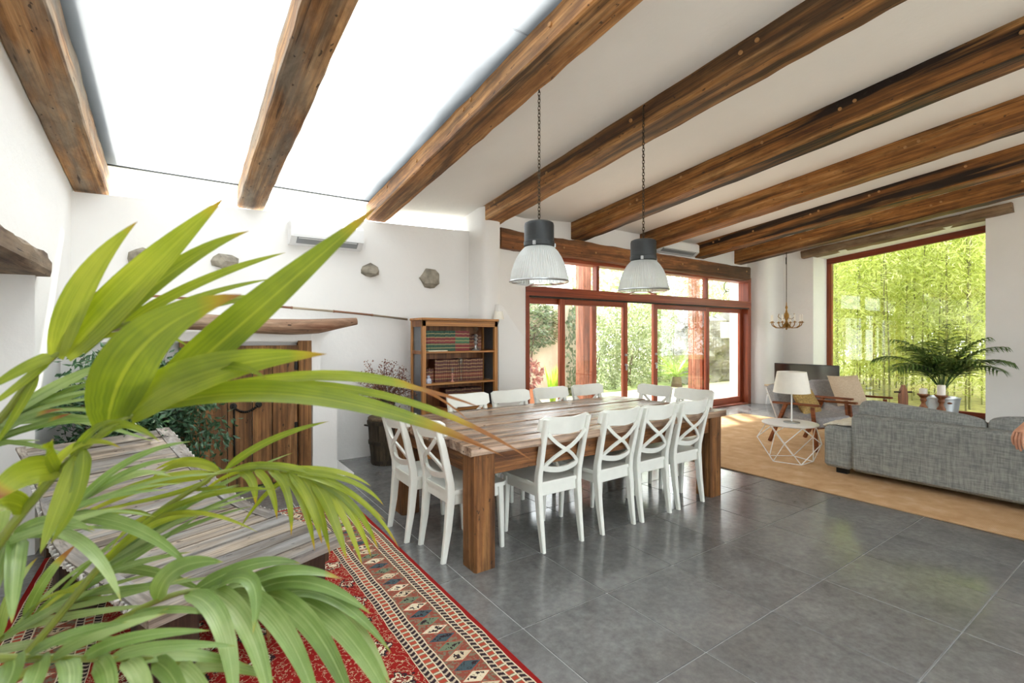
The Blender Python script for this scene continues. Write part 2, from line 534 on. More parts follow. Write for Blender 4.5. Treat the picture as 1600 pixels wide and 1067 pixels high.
# left wall with a niche under an old lintel
wl = MB()
wl.b2(-1.25, -.77, 4.45, 6.2, 0, 3.2)
wl.b2(-1.25, -.77, -3.6, 4.45, 1.95, 3.9)
wl.b2(-1.25, -.77, -3.6, 1.2, 0, 1.95)
wl.b2(-1.25, -1.02, 1.2, 4.45, 0, 1.95)
wall_left = struct('wall_left', wl, M['plaster'])
def hewn(p0, p1, w, h, mat, name, seed=0, parent=None, amp=.012, up=(0, 0, 1), seg=26, loc=None, ch=.025, align=False):
    """hewn beam from p0 to p1 (centre line), uneven edges"""
    p0, p1 = V(p0), V(p1); d = (p1 - p0); y = d.normalized(); x = y.cross(V(up)).normalized(); z = x.cross(y)
    mb = MB(); vs_ = []; fs_ = []
    cs = [(-w / 2 + ch, -h / 2), (w / 2 - ch, -h / 2), (w / 2, -h / 2 + ch), (w / 2, h / 2 - ch), (w / 2 - ch, h / 2), (-w / 2 + ch, h / 2), (-w / 2, h / 2 - ch), (-w / 2, -h / 2 + ch)]
    for i in range(seg + 1):
        c = p0 + d * (i / seg)
        for k, (a, b) in enumerate(cs):
            q = c + x * a + z * b
            nn = mnoise.noise(V((seed * 7.3 + (k // 2) * 3.1, i * .35 * d.length / 4, seed + k * .15)))
            n2 = mnoise.noise(V((seed * 3.3 + k * 2.1, i * .9 * d.length / 4, 5.0)))
            e = amp * (nn * 1.4 + n2 * .6)
            vs_.append(q + x * (e if a > 0 else -e) + z * (e if b > 0 else -e) * .8)
    for i in range(seg):
        for k in range(8):
            fs_.append((i * 8 + k, i * 8 + (k + 1) % 8, (i + 1) * 8 + (k + 1) % 8, (i + 1) * 8 + k))
    fs_.append(tuple(range(8))[::-1]); fs_.append(tuple(seg * 8 + k for k in range(8)))
    o = loc if loc is not None else p0
    vs_ = [q - V(o) for q in vs_]
    if align:      # grain runs along the beam: mesh along local y, object turned into place
        B = Matrix((x, y, z)); vs_ = [B @ q for q in vs_]
        return mb.add(vs_, fs_).build(name, mat, parent, o, B.transposed().to_euler(), smooth=22)
    return mb.add(vs_, fs_).build(name, mat, parent, o, smooth=22)
tag(hewn((-.86, 1.0, 1.915), (-.86, 4.5, 1.915), .36, .13, M['lintel'], 'wooden_lintel', 3, amp=.02), 'short weathered timber lintel set in the white left wall behind the palm', 'lintel')

# ceiling over the closed bays: slab with fall
xs = [2.02, 3.0, 4.0, 5.2, 8.0, 12.0]
cb = MB(); vs_ = []; fs_ = []
for zoff in (0, .12):
    for y in (-3.6, 6.2):
        for x in xs: vs_.append((x, y, ceil_z(x, y) + zoff))
m = len(xs)
for a in range(m - 1):
    fs_ += [(a, a + 1, m + a + 1, m + a), (2 * m + a, 3 * m + a, 3 * m + a + 1, 2 * m + a + 1),
            (a, 2 * m + a, 2 * m + a + 1, a + 1), (m + a, m + a + 1, 3 * m + a + 1, 3 * m + a)]
fs_ += [(0, m, 3 * m, 2 * m), (m - 1, 3 * m - 1, 4 * m - 1, 2 * m - 1)]
ceiling = struct('ceiling', cb.add(vs_, fs_), M['ceil'])

# beams
BE = [(-.77, -.52, 2.775, .25, 'beam_l'), (.54, .79, 2.835, .24, 'beam_l'), (1.92, 2.17, 2.885, .20, 'beam_m'), (3.32, 3.60, 2.915, .23, 'beam_m'),
      (5.13, 5.42, 2.965, .30, 'beam_d'), (6.74, 7.02, 2.965, .30, 'beam_d'), (8.34, 8.62, 2.965, .30, 'beam_d'), (9.70, 9.98, 2.962, .30, 'beam_d')]
BL = ['weathered roof beam lying against the left wall beside the skylight', 'weathered roof beam alone in the middle of the skylight',
      'pale split roof beam at the edge of the skylight with a pendant chain', 'chestnut roof beam ending over the white pillar left of the doors',
      'dark roof beam second from the white pillar, ending above the door header', 'dark roof beam ending left of the small wall air conditioner',
      'dark roof beam ending right of the small wall air conditioner', 'dark roof beam nearest the picture window holding the chandelier']
peg_me = MB().lathe([(.001, 0), (.0165, 0), (.0165, .012), (.013, .016), (.001, .017)], 12, cap=False, M=Matrix.Rotation(R_(-90), 3, 'Y')).mesh('peg', M['peg'], True)
for k, (x0, x1, zb, h, mt) in enumerate(BE):
    ya, yb = -3.5, (5.95 if k < 3 else 5.86)
    if k == 3: yb = 5.5
    za = zb + SL * (YW - ya); zz = zb + SL * (YW - yb)
    xc = (x0 + x1) / 2
    b = hewn((xc, ya, za + h / 2), (xc, yb, zz + h / 2), x1 - x0, h, M[mt], 'roof_beam', k + 1, amp=.006, seg=60, loc=(xc, yb, zz), ch=.012, align=True)
    tag(b, BL[k], 'beam', 'exposed roof beams')
    Rb = b.rotation_euler.to_matrix().transposed()
    if k >= 2:
        rr = random.Random(k * 3); y = 5.45 - rr.random() * .3
        while y > .2:
            z = zb + SL * (YW - y) + h * rr.uniform(.5, .75)
            place('peg', peg_me, b, Rb @ V((x0 + .004 - xc, y - yb, z - zz)))
            if rr.random() < .4:
                place('peg', peg_me, b, Rb @ V((x0 + .004 - xc, y - .12 - yb, z + .03 - zz)))
            y -= rr.uniform(.65, 1.25)

# skylight panes over the two open bays, and the strip of clerestory panes on the far wall
def pane_slab(y0, y1, x0, x1, z):
    vs_ = []
    for zo in (0, .012):
        for (x, y) in ((x0, y0), (x1, y0), (x1, y1), (x0, y1)):
            vs_.append((x, y, z + SL * (YW - y) + zo))
    return MB().add(vs_, [(3, 2, 1, 0), (4, 5, 6, 7), (0, 1, 5, 4), (1, 2, 6, 5), (2, 3, 7, 6), (3, 0, 4, 7)])
for k, (x0, x1, z) in enumerate([(-.53, .665, 3.045), (.67, 2.02, 3.085)]):
    root = tag(thing('window_%d' % (k + 2), None, None), kind='structure')
    for (a, b) in ((-3.5, -.4), (-.39, 2.6), (2.61, 5.86)):
        pane_slab(a, b, x0, x1, z).build('pane', M['sky_glass'], root)
    MB().b2(x0, x1, 5.83, 5.86, z - .017, z - .005).build('edge_bar', M['lamp_grey'], root)
root = tag(thing('window_4', None, None), kind='structure')
for (a, b, z0, z1) in ((-.51, .02, 2.75, 3.02), (.025, .54, 2.77, 3.02), (.80, 1.90, 2.8, 3.05), (2.17, 3.34, 2.84, 3.06)):
    MB().b2(a, b, 5.87, 5.88, z0, z1).build('pane', M['pane'], root)

# neighbouring wall that rises left of the glass roof
struct('wall_outer', MB().prism([(-3.6, 4.2), (5.86, 3.12), (8.3, 3.0), (8.3, 3.72), (5.7, 4.48), (-3.6, 7.0)], -1.15, -.42, 0), M['plaster'])

# pillar between the bookcase and the doors (rounded plaster), flared foot beside the door frame
def rounded(x0, x1, y0, y1, z0, z1, r, name, seg=6, tilt=0):
    mb = MB(); poly = []
    for (cx, cy, a0) in ((x0 + r, y0 + r, 180), (x1 - r, y0 + r, 270)):
        for k in range(seg + 1):
            a = R_(a0 + 90 * k / seg); poly.append((cx + r * math.cos(a), cy + r * math.sin(a)))
    poly += [(x1, y1), (x0, y1)]
    mb.prism(poly, z0, z1, 2)
    return struct(name, mb, M['plaster'], smooth=True)
struct('wall_pillar', MB().prism([(3.29, 6.2), (3.29, 5.50), (3.298, 5.46), (3.32, 5.425), (3.355, 5.405), (3.39, 5.40), (3.50, 5.40), (3.545, 5.42), (3.57, 5.46), (3.60, 5.56), (4.16, 5.68), (4.16, 6.2)], 0, 3.14, 2), M['plaster'], smooth=True)
struct('wall_buttress', MB().prism([(3.46, 0), (3.87, 0), (3.87, 1.43), (3.70, 1.62), (3.53, 1.83), (3.46, 1.86)], 5.32, 5.62, 1), M['plaster'])
rounded(10.2, 11.2, 5.42, 6.2, 0, 3.32, .22, 'wall_corner')
# infill above the door header, between the beam ends
struct('wall_far_upper', MB().b2(4.1, 10.4, 5.79, 6.2, 2.66, 3.36), M['plaster'])
tag(hewn((3.60, 5.62, 2.772), (9.74, 5.62, 2.722), .3, .255, M['beam_x'], 'door_header', 21, amp=.014, seg=40), 'long timber header above the sliding glass doors', 'beam')
hd = bpy.data.objects['door_header']
for x in (4.7, 5.35, 6.9, 7.5, 8.6, 9.6):
    place('peg', peg_me, hd, (x - 3.60, -.15, random.uniform(-.05, .05)), (0, 0, R_(90)))

# right wall with the picture window
XW = 11.0
ct = lambda y: ceil_z(11, y) + .02
wy0, wy1 = 2.17, 4.81
wt = lambda y: 3.09 + (4.98 - y) * .105
wr = MB()
wr.prism([(wy1, 0), (6.2, 0), (6.2, ct(6.2)), (wy1, ct(wy1))], XW, XW + .75, 0)
wr.prism([(-3.6, 0), (wy0, 0), (wy0, ct(wy0)), (-3.6, ct(-3.6))], XW, XW + .75, 0)
wr.prism([(wy0, wt(wy0)), (wy1, wt(wy1)), (wy1, ct(wy1)), (wy0, ct(wy0))], XW, XW + .75, 0)
wall_right = struct('wall_right', wr, M['plaster'])
tag(hewn((11.04, 1.84, wt(1.84) + .07), (11.04, 5.0, wt(5.0) + .07), .34, .15, M['lintel'], 'window_lintel', 31, amp=.01, seg=30, align=True), 'brown timber lintel over the tall picture window', 'lintel')
win = tag(thing('window_1', None, None), kind='structure')
XG = 11.62
MB().b2(XG, XG + .08, wy1 - .09, wy1, 0, wt(wy1) + .0).build('stile', M['red_wood'], win)
MB().b2(XG, XG + .08, wy0, wy0 + .09, 0, wt(wy0)).build('stile', M['red_wood'], win)
MB().prism([(wy0, wt(wy0) - .12), (wy1, wt(wy1) - .12), (wy1, wt(wy1)), (wy0, wt(wy0))], XG - .002, XG + .082, 0).build('rail', M['red_wood_y'], win)
MB().b2(XG - .002, XG + .082, wy0, wy1, 0, .09).build('rail', M['red_wood_y'], win)
MB().prism([(wy0 + .08, .08), (wy1 - .08, .08), (wy1 - .08, wt(wy1) - .11), (wy0 + .08, wt(wy0) - .11)], XG + .035, XG + .045, 0).build('pane', M['pane'], win)

# wall behind the photographer, closing the room, with two unseen windows added for light
wb = MB()
cz = lambda x: ceil_z(x, -3.5) + .3
for (a, b, z0, z1) in ((-1.2, 0, 0, 4.2), (0, 4.4, 0, .3), (0, 4.4, 2.7, 4.4), (4.4, 5.4, 0, 4.6), (5.4, 9.8, 0, .3), (5.4, 9.8, 2.7, 4.6), (9.8, 11.8, 0, 4.6)):
    wb.b2(a, b, -3.9, -3.5, z0, z1)
struct('wall_rear', wb, M['plaster'])
for k, a in enumerate((0, 5.4)):
    w = tag(thing('window_%d' % (k + 5), None, None), kind='structure')
    for x in (a, a + 1.4, a + 2.9, a + 4.34):
        MB().b2(x, x + .06, -3.72, -3.66, .3, 2.7).build('stile', M['red_wood'], w)
    for z in (.3, 2.64):
        MB().b2(a, a + 4.4, -3.725, -3.655, z, z + .06).build('rail', M['red_wood_x'], w)
    MB().b2(a + .03, a + 4.37, -3.694, -3.686, .33, 2.67).build('pane', M['pane'], w)

# cupboard niche with the old double door: plaster body, cheek, plinth
cp = MB()
cp.b2(-.9, 1.13, 5.32, 5.85, 0, 1.5)
pc = [(5.85, 0), (5.85, 1.5)]
ck = MB()
ck.prism([(1.125, 0), (1.36, 0), (1.36, .76), (1.33, .80), (1.125, .80)], 5.13, 5.85, 1)
ck.prism([(1.125, .78), (1.24, .78), (1.25, .86), (1.22, .95), (1.215, 1.25), (1.24, 1.4), (1.32, 1.5), (1.125, 1.5)], 5.22, 5.85, 1)
cpo = struct('wall_niche', cp, M['plaster'])
ck.build('cheek', M['plaster'], cpo)
MB().prism([(.95, 5.121), (1.53, 5.121), (1.53, 5.81), (.95, 5.81)], 0, .018, 2).build('plinth', M['plaster'], cpo)
MB().b2(-.9, 1.14, 5.215, 5.4, 1.385, 1.49, .012).build('head_band', M['plaster'], cpo)

# sliding glass doors
FX0, FX1, FY = 4.16, 10.14, 5.75
dr = tag(thing('door_frame', None, None), kind='structure')
dr.name = 'trim_1'
MB().b2(FX0, FX0 + .07, FY - .08, FY + .14, 0, 2.64, .004).build('jamb', M['red_wood'], dr)
MB().b2(FX1 - .11, FX1, FY - .08, FY + .14, 0, 2.64, .004).build('jamb', M['red_wood'], dr)
MB().b2(FX0, FX1, FY - .082, FY + .142, 2.58, 2.68, .004).build('head', M['red_wood_x'], dr)
MB().b2(FX0, FX1, FY - .085, FY + .145, 2.03, 2.175, .005).build('transom_rail', M['red_wood_x'], dr)
MB().b2(FX0 + .06, FX1 - .1, FY - .095, FY - .05, 2.01, 2.035).build('track', M['iron'], dr)
MB().b2(FX0, FX1, FY - .08, FY + .14, 0, .03).build('sill', M['red_wood_x'], dr)
mu = [FX0 + .04, 5.66, 7.1, 8.66, FX1 - .08]
for a in mu[1:4]:
    MB().b2(a - .03, a + .03, FY - .02, FY + .08, 2.17, 2.59, .003).build('mullion', M['red_wood'], dr)
for a, b in zip(mu[:-1], mu[1:]):
    MB().b2(a + .0, b - .0, FY + .026, FY + .034, 2.17, 2.59).build('pane', M['pane'], dr)
for k, (a, b, y) in enumerate([(4.2, 5.70, 5.83), (4.85, 6.36, 5.755), (7.04, 8.72, 5.755), (8.60, 10.05, 5.83)]):
    d = tag(thing('door_%d' % (k + 1), None, None), kind='structure')
    st = .105
    MB().b2(a, a + st, y - .028, y + .028, .03, 2.03, .004).build('stile', M['red_wood'], d)
    MB().b2(b - st, b, y - .028, y + .028, .03, 2.03, .004).build('stile', M['red_wood'], d)
    MB().b2(a + st, b - st, y - .027, y + .027, 1.93, 2.03, .003).build('rail', M['red_wood_x'], d)
    MB().b2(a + st, b - st, y - .027, y + .027, .03, .15, .003).build('rail', M['red_wood_x'], d)
    MB().b2(a + st - .01, b - st + .01, y - .004, y + .004, .14, 1.94).build('pane', M['pane'], d)
    if k in (1, 2):
        hx = b - st / 2 if k == 1 else a + st / 2
        for z in (.95, 1.12):
            h = MB().lathe([(.001, 0), (.022, 0), (.022, .012), (.012, .03), (.001, .032)], 12, cap=False, M=Matrix.Rotation(R_(90), 3, 'X')).build('handle', M['steel'], d, (hx, y - .028, z), smooth=True)
        MB().b2(hx - .012, hx + .012, y - .06, y - .03, .86, .93, .004).build('latch', M['steel'], d)

# ================================================================== DINING SIDE
# ---- dining table
TZ = .77
tx0, tx1, ty0, ty1 = 1.455, 4.125, 2.535, 3.92
tb = thing('dining_table', 'long rustic dining table of thick reclaimed planks with square timber legs', 'table', ((tx0 + tx1) / 2, (ty0 + ty1) / 2, 0))
ox, oy = (tx0 + tx1) / 2, (ty0 + ty1) / 2
rr = random.Random(5)
ws = [.15, .17, .16, .13, .17, .155, .15, .165, .135]
s_ = (ty1 - ty0) / sum(ws); y = ty0 - oy
for k, w in enumerate(ws):
    w *= s_
    e0, e1 = rr.uniform(-.012, .012), rr.uniform(-.012, .012)
    dz = rr.uniform(-.004, .004)
    hewn((tx0 - ox + e0, y + w / 2, TZ - .0275 + dz), (tx1 - ox + e1, y + w / 2, TZ - .0275 + dz), w - .013, .055, M['table_x'], 'plank', 40 + k, tb, amp=.0035, seg=20, loc=(0, 0, 0), ch=.006)
    y += w
L0, L1, K0, K1 = 1.495 - ox, 4.09 - ox, 2.565 - oy, 3.885 - oy
for k, (x, y) in enumerate(((L0, K0), (L1 - .155, K0), (L0, K1 - .16), (L1 - .155, K1 - .16))):
    hewn((x + .0775, y + .08, 0), (x + .0775, y + .08, TZ - .055), .155, .165, M['table_z'], 'leg', 60 + k, tb, amp=.006, up=(0, 1, 0), seg=10, loc=(0, 0, 0), ch=.012)
for y in (K0 + .03, K1 - .07):
    hewn((L0 + .155, y + .02, .645), (L1 - .155, y + .02, .645), .04, .14, M['table_a'], 'apron', 70, tb, amp=.004, seg=16, loc=(0, 0, 0), ch=.005)
for x in (L0 + .03, L1 - .07):
    hewn((x + .02, K0 + .16, .645), (x + .02, K1 - .16, .645), .04, .14, M['table_b'], 'apron', 75, tb, amp=.004, seg=12, loc=(0, 0, 0), ch=.005)

# ---- white cross-back chairs (local: rear feet at y = 0, facing +y)
def post(mb, pts, w, d):
    """tapered square post along pts [(x,y,z,scale)]"""
    vs_ = []; fs_ = []; m = len(pts); b = .006
    for (x, y, z, s) in pts:
        a, c = w * s / 2, d * s / 2
        for (px, py) in ((-a + b, -c), (a - b, -c), (a, -c + b), (a, c - b), (a - b, c), (-a + b, c), (-a, c - b), (-a, -c + b)):
            vs_.append((x + px, y + py, z))
    for i in range(m - 1):
        for k in range(8): fs_.append((i * 8 + k, i * 8 + (k + 1) % 8, (i + 1) * 8 + (k + 1) % 8, (i + 1) * 8 + k))
    fs_.append(tuple(range(8))[::-1]); fs_.append(tuple((m - 1) * 8 + k for k in range(8)))
    return mb.add(vs_, fs_)
def curved_rail(mb, x0, x1, yf, zc, h, t, seg=12, tops=None):
    vs_ = []; fs_ = []
    for i in range(seg + 1):
        u = i / seg; x = x0 + (x1 - x0) * u; y = yf(u)
        e = min(u, 1 - u) * seg
        cr = .018 if e < .5 else 0
        z0, z1 = zc(u) - h / 2 + cr, zc(u) + h / 2 - cr
        lean = .26
        for (dy, z) in ((-t / 2, z0), (t / 2, z0), (t / 2, z1), (-t / 2, z1)):
            vs_.append((x, y + dy - lean * (z - zc(u)), z))
    for i in range(seg):
        for k in range(4): fs_.append((i * 4 + k, i * 4 + (k + 1) % 4, (i + 1) * 4 + (k + 1) % 4, (i + 1) * 4 + k))
    fs_.append((3, 2, 1, 0)); fs_.append(tuple(seg * 4 + k for k in range(4)))
    return mb.add(vs_, fs_)
CW = M['chair_white']
ch0 = thing('dining_chair', 'x', 'chair', group='white cross-back chairs around the dining table')
for s in (-1, 1):
    post(MB(), [(s * .172, .0, 0, .72), (s * .174, .03, .2, .95), (s * .176, .05, .42, 1.1), (s * .178, .045, .5, 1.05), (s * .182, -.005, .72, .95), (s * .186, -.055, .895, .8)], .038, .05).build('leg', CW, ch0, smooth=True)
    post(MB(), [(s * .176, .445, 0, .72), (s * .176, .435, .25, .95), (s * .176, .425, .43, 1.08)], .04, .04).build('leg', CW, ch0, smooth=True)
    MB().bar((s * .176, .06, .395), (s * .176, .42, .395), .02, .07, b=.003).build('side_rail', CW, ch0)
MB().bar((-.17, .425, .395), (.17, .425, .395), .02, .07, b=.003).build('front_rail', CW, ch0)
MB().bar((-.17, .055, .395), (.17, .055, .395), .02, .07, b=.003).build('back_rail', CW, ch0)
st = MB(); prof = [(-.195, .035), (.195, .035), (.21, .25), (.214, .44), (.19, .468), (-.19, .468), (-.214, .44), (-.21, .25)]
st.prism([(x * .985, (y - .25) * .985 + .25) for x, y in prof], .452, .456, 2)
st.prism(prof, .431, .452, 2)
st.build('seat', CW, ch0)
curved_rail(MB(), -.218, .218, lambda u: -.012 - .075 * math.sin(math.pi * u) * .75, lambda u: .845 + .012 * math.cos(math.pi * (u - .5)) * 0 + .012 * abs(2 * u - 1), .115, .022).build('top_rail', CW, ch0, smooth=True)
curved_rail(MB(), -.17, .17, lambda u: .035 - .02 * math.sin(math.pi * u), lambda u: .56 - .028 * math.sin(math.pi * u), .04, .02).build('lower_rail', CW, ch0, smooth=True)
for s in (-1, 1):
    pts = [V((s * .165 * (1 - 2 * u), .03 - .07 * u - .025 * math.sin(math.pi * u) + (.006 * s), .555 + .245 * u + .012 * math.sin(2 * math.pi * u))) for u in [i / 8 for i in range(9)]]
    mb = MB()
    vs_ = []; fs_ = []
    for i, p in enumerate(pts):
        t = (pts[min(i + 1, 8)] - pts[max(i - 1, 0)]).normalized(); nrm = V((0, 1, .25)).normalized(); sd = t.cross(nrm).normalized()
        for a, b in ((-1, -1), (1, -1), (1, 1), (-1, 1)): vs_.append(p + sd * .012 * a + nrm * .007 * b)
    for i in range(8):
        for k in range(4): fs_.append((i * 4 + k, i * 4 + (k + 1) % 4, (i + 1) * 4 + (k + 1) % 4, (i + 1) * 4 + k))
    fs_ += [(3, 2, 1, 0), (32, 33, 34, 35)]
    mb.add(vs_, fs_).build('cross_bar', CW, ch0, smooth=True)
W = 'white cross-back wooden dining chair '
spots = [((2.19, 2.555), 0, W + 'nearest the camera, back turned, left one of the front row'),
         ((2.73, 2.55), 0, W + 'back turned, second from the left in the front row'),
         ((3.155, 2.545), 0, W + 'back turned, third from the left in the front row'),
         ((3.62, 2.555), 0, W + 'back turned, by the right-hand table leg'),
         ((1.335, 3.40), -90, W + 'at the left table end, farther one beside the barrel'),
         ((1.40, 2.97), -90, W + 'at the left table end, nearer one by the front leg'),
         ((2.23, 3.93), 180, W + 'facing us, in front of the bookcase'),
         ((2.71, 3.93), 180, W + 'facing us, in front of the left fixed door pane'),
         ((3.22, 3.93), 180, W + 'facing us, third of the far row from the bookcase'),
         ((3.74, 3.93), 180, W + 'facing us, last of the far row before the open door'),
         ((4.28, 3.49), 90, W + 'at the right table end, farther one'),
         ((4.28, 3.0), 90, W + 'at the right table end, nearer one')]
for k, ((x, y), a, lb) in enumerate(spots):
    if k == 0:
        ch0.location = (x, y, 0); ch0.rotation_euler = (0, 0, R_(a)); ch0['label'] = lb
    else: dup(ch0, (x, y, 0), R_(a + random.uniform(-2, 2)), lb)

# ---- pendant lamps
def rib_mat():
    t = NT('ribbed_lamp_glass')
    d = t.new('BsdfPrincipled', ins={'Base Color': lin('#d9dddc'), 'Roughness': .15, 'Specular IOR Level': .8})
    tr = t.new('BsdfTranslucent', ins={'Color': lin('#f2f4f3')})
    tp = t.new('BsdfTransparent', ins={'Color': lin('#f4f6f5')})
    m1 = t.new('MixShader', ins={0: .4, 1: d.outputs[0], 2: tr.outputs[0]})
    m2 = t.new('MixShader', ins={0: .15, 1: m1.outputs[0], 2: tp.outputs[0]})
    t.link(m2.outputs[0], t.out.inputs[0]); return t.m
M['rib'] = rib_mat()
def link_chain(mb, p0, p1, ll=.036, r=.0032):
    p0, p1 = V(p0), V(p1); L = (p1 - p0).length; n = max(1, int(L / (ll * .72))); st = L / n
    d = (p1 - p0).normalized()
    for i in range(n):
        c = p0 + d * st * (i + .5)
        a = R_(90) * (i % 2) + .3
        x = V((math.cos(a), math.sin(a), 0))
        pts = []
        for k in range(10):
            t = 2 * math.pi * k / 10
            pts.append(c + x * math.cos(t) * .0095 + V((0, 0, 1)) * math.sin(t) * ll * .5)
        vs_ = []; fs_ = []; m = len(pts)
        for k, p in enumerate(pts):
            tt = (pts[(k + 1) % m] - pts[k - 1]).normalized(); b = x.cross(V((0, 0, 1))); nn = b.cross(tt)
            for q in range(4):
                an = math.pi / 2 * q; vs_.append(p + b * math.cos(an) * r + nn * math.sin(an) * r)
        for k in range(m):
            k2 = (k + 1) % m
            for q in range(4): fs_.append((k * 4 + q, k * 4 + (q + 1) % 4, k2 * 4 + (q + 1) % 4, k2 * 4 + q))
        mb.add(vs_, fs_)
    return mb
def pendant(x, y, zb, ztop, label, hookdx):
    t = thing('pendant_lamp', label, 'lamp', (x, y, zb), 0, 'factory pendant lamps over the table')
    link_chain(MB(), (0, 0, .445), (0, 0, ztop - zb - .02)).build('chain', M['chain'], t, smooth='all')
    MB().tube([(hookdx, 0, ztop - zb + .01), (hookdx * .5, 0, ztop - zb + .012), (0, 0, ztop - zb), (0, 0, ztop - zb - .025)], .005, 6).build('hook', M['iron'], t, smooth=True)
    ho = MB().lathe([(.001, .442), (.085, .442), (.104, .432), (.108, .415), (.108, .30), (.112, .297), (.112, .268), (.106, .262), (.098, .255)], 40, cap=False).build('housing', M['lamp_grey'], t, smooth=True)
    MB().lathe([(.001, .455), (.014, .455), (.016, .44), (.001, .438)], 12, cap=False).build('cap', M['iron'], ho, smooth=True)
    for k in range(8):
        vs_ = []; z = .335 + k * .0105
        mb = MB()
        for i in range(7):
            a = R_(165 + i * 9)
            for (rad, dz) in ((.1086, 0), (.1086, .0045)): vs_.append((rad * math.cos(a), rad * math.sin(a), z + dz))
        mb.add(vs_, [(i * 2, i * 2 + 2, i * 2 + 3, i * 2 + 1) for i in range(6)]).build('vent_slot', M['black'], ho, fixn=False)
    for k in range(3):
        a = R_(215 + k * 120)
        MB().box((.116 * math.cos(a), .116 * math.sin(a), .275), (.014, .022, .03), .003, Matrix.Rotation(a, 3, 'Z')).build('clip', M['steel'], ho)
    pr = [(.098, .262), (.112, .25), (.135, .225), (.16, .185), (.18, .14), (.196, .09), (.206, .04), (.21, .014)]
    MB().lathe(pr, 128, rib=1, ribd=.0030, cap=False).build('shade', M['rib'], t)
    MB().lathe([(.208, .018), (.217, .016), (.219, .008), (.214, .002), (.206, .004)], 48, cap=False).build('rim', M['steel'], t, smooth=True)
    MB().lathe([(.207, .006), (.19, -.004), (.14, -.014), (.07, -.02), (.001, -.021)], 40, cap=False).build('lens', M['clear'], t, smooth=True)
    b = MB().ball((0, 0, .16), .04, 14, 8, (1, 1, 1.3)).build('bulb', M['white'], t, smooth=True)
    MB().lathe([(.02, .2), (.02, .26)], 12).build('socket', M['white'], b, smooth=True)
    return t
pendant(2.165, 2.79, 1.83, 3.235, 'glass factory pendant lamp, the left one, on a chain from the pale beam', 0)
pendant(3.305, 2.80, 1.83, 3.42, 'glass factory pendant lamp, the right one, on a chain from the chestnut beam', .02)

# ---- bookcase
bx0, bx1, by0, by1, bz = 2.268, 3.273, 5.05, 5.385, 1.651
bc = thing('bookcase', 'open pine bookcase with smoky glass sides against the far wall', 'bookcase', ((bx0 + bx1) / 2, (by0 + by1) / 2, 0))
cx_, cy_ = (bx0 + bx1) / 2, (by0 + by1) / 2
hx, hy = (bx1 - bx0) / 2, (by1 - by0) / 2
MB().b2(-hx - .012, hx + .012, -hy - .012, hy, bz - .028, bz, .005).build('top', M['pine_x'], bc)
MB().b2(-hx, hx, -hy, -hy + .022, bz - .095, bz - .028, .003).build('cornice', M['pine_x'], bc)
MB().b2(-hx, hx, -hy, hy, .0, .12, .004).build('base', M['pine_x'], bc)
MB().b2(-hx + .02, hx - .02, hy - .018, hy - .002, .1, bz - .03).build('back_panel', M['pine_back'], bc)
for s in (-1, 1):
    for y in (-hy, hy - .045):
        MB().b2(s * hx - (.045 if s > 0 else 0), s * hx + (.045 if s < 0 else 0), y, y + .045, .12, bz - .028, .003).build('post', M['pine'], bc)
    for z0, z1 in ((bz - .1, bz - .028), (1.238, 1.278), (.12, .2)):
        MB().b2(s * hx - (.03 if s > 0 else .0), s * hx + (.03 if s < 0 else 0), -hy + .045, hy - .045, z0, z1).build('side_rail', M['pine_back'], bc)
    MB().b2(s * (hx - .02) - .003, s * (hx - .02) + .003, -hy + .04, hy - .04, .18, bz - .08).build('side_glass', M['cab_glass'], bc)
SH = [1.268, .905, .594]
for z in SH:
    MB().b2(-hx + .022, hx - .022, -hy + .008, hy - .018, z - .022, z, .003).build('shelf', M['pine_x'], bc)

def book_mat(name, cover, band, gold, z0, z1):
    t = NT(name)
    tc = t.new('TexCoord').outputs['Object']
    sp = t.new('SeparateXYZ', ins={0: tc})
    z = sp.outputs[2]
    inb = t.math('MULTIPLY', t.math('GREATER_THAN', z, z0), t.math('LESS_THAN', z, z1))
    c = t.mix(inb, cover, band)
    w = t.math('FRACT', t.math('MULTIPLY', z, 24.0))
    ln = t.math('GREATER_THAN', w, .8)
    fr = t.math('LESS_THAN', sp.outputs[1], -.05)
    c = t.mix(t.math('MULTIPLY', t.math('MULTIPLY', ln, fr), .7), c, gold)
    t.bsdf(c, .45, 0, None)
    return t.m
bmats = {'green': book_mat('green_book_cover', '#1f4a36', '#7d2527', '#c9b57c', .09, .165),
         'red': book_mat('red_book_cover', '#7d2328', '#3f6f4c', '#cdb77e', .09, .165),
         'brown': book_mat('brown_book_cover', '#5a2a1e', '#7a3a26', '#c2a06a', .05, .1),
         'dark': book_mat('maroon_book_cover', '#4c211b', '#662d23', '#b59562', .08, .12)}
pages = plain('book_pages', '#e6dcc3', .9)
def book_mesh(w, d, h, m):
    mb = MB(); seg = 6; vs_ = []
    poly = [(w / 2, d / 2), (-w / 2, d / 2)]
    for k in range(seg + 1):
        a = math.pi * k / seg
        poly.append((-w / 2 * math.cos(a), -d / 2 - .004 * math.sin(a)))
    mb.prism([(p[0], p[1]) for p in poly], 0, h, 2)
    me = mb.mesh('book', m)
    return me
ORD = 'first second third fourth fifth sixth seventh eighth ninth tenth eleventh twelfth thirteenth fourteenth fifteenth sixteenth seventeenth eighteenth nineteenth twentieth twenty-first twenty-second twenty-third twenty-fourth'.split()
def row(x, z, y, n, w, h, d, key, label, cat_group, hv=.004):
    base = book_mesh(w - .0012, d, h, bmats[key])
    for i in range(n):
        o = place('book', base, None, (x + w * (i + .5), y, z))
        o.scale = (1, 1, 1 + random.uniform(-hv, hv) / h)
        q = 'only' if n == 1 else ORD[i]
        tag(o, label.replace('#', q), 'book', cat_group)
    return x + w * n
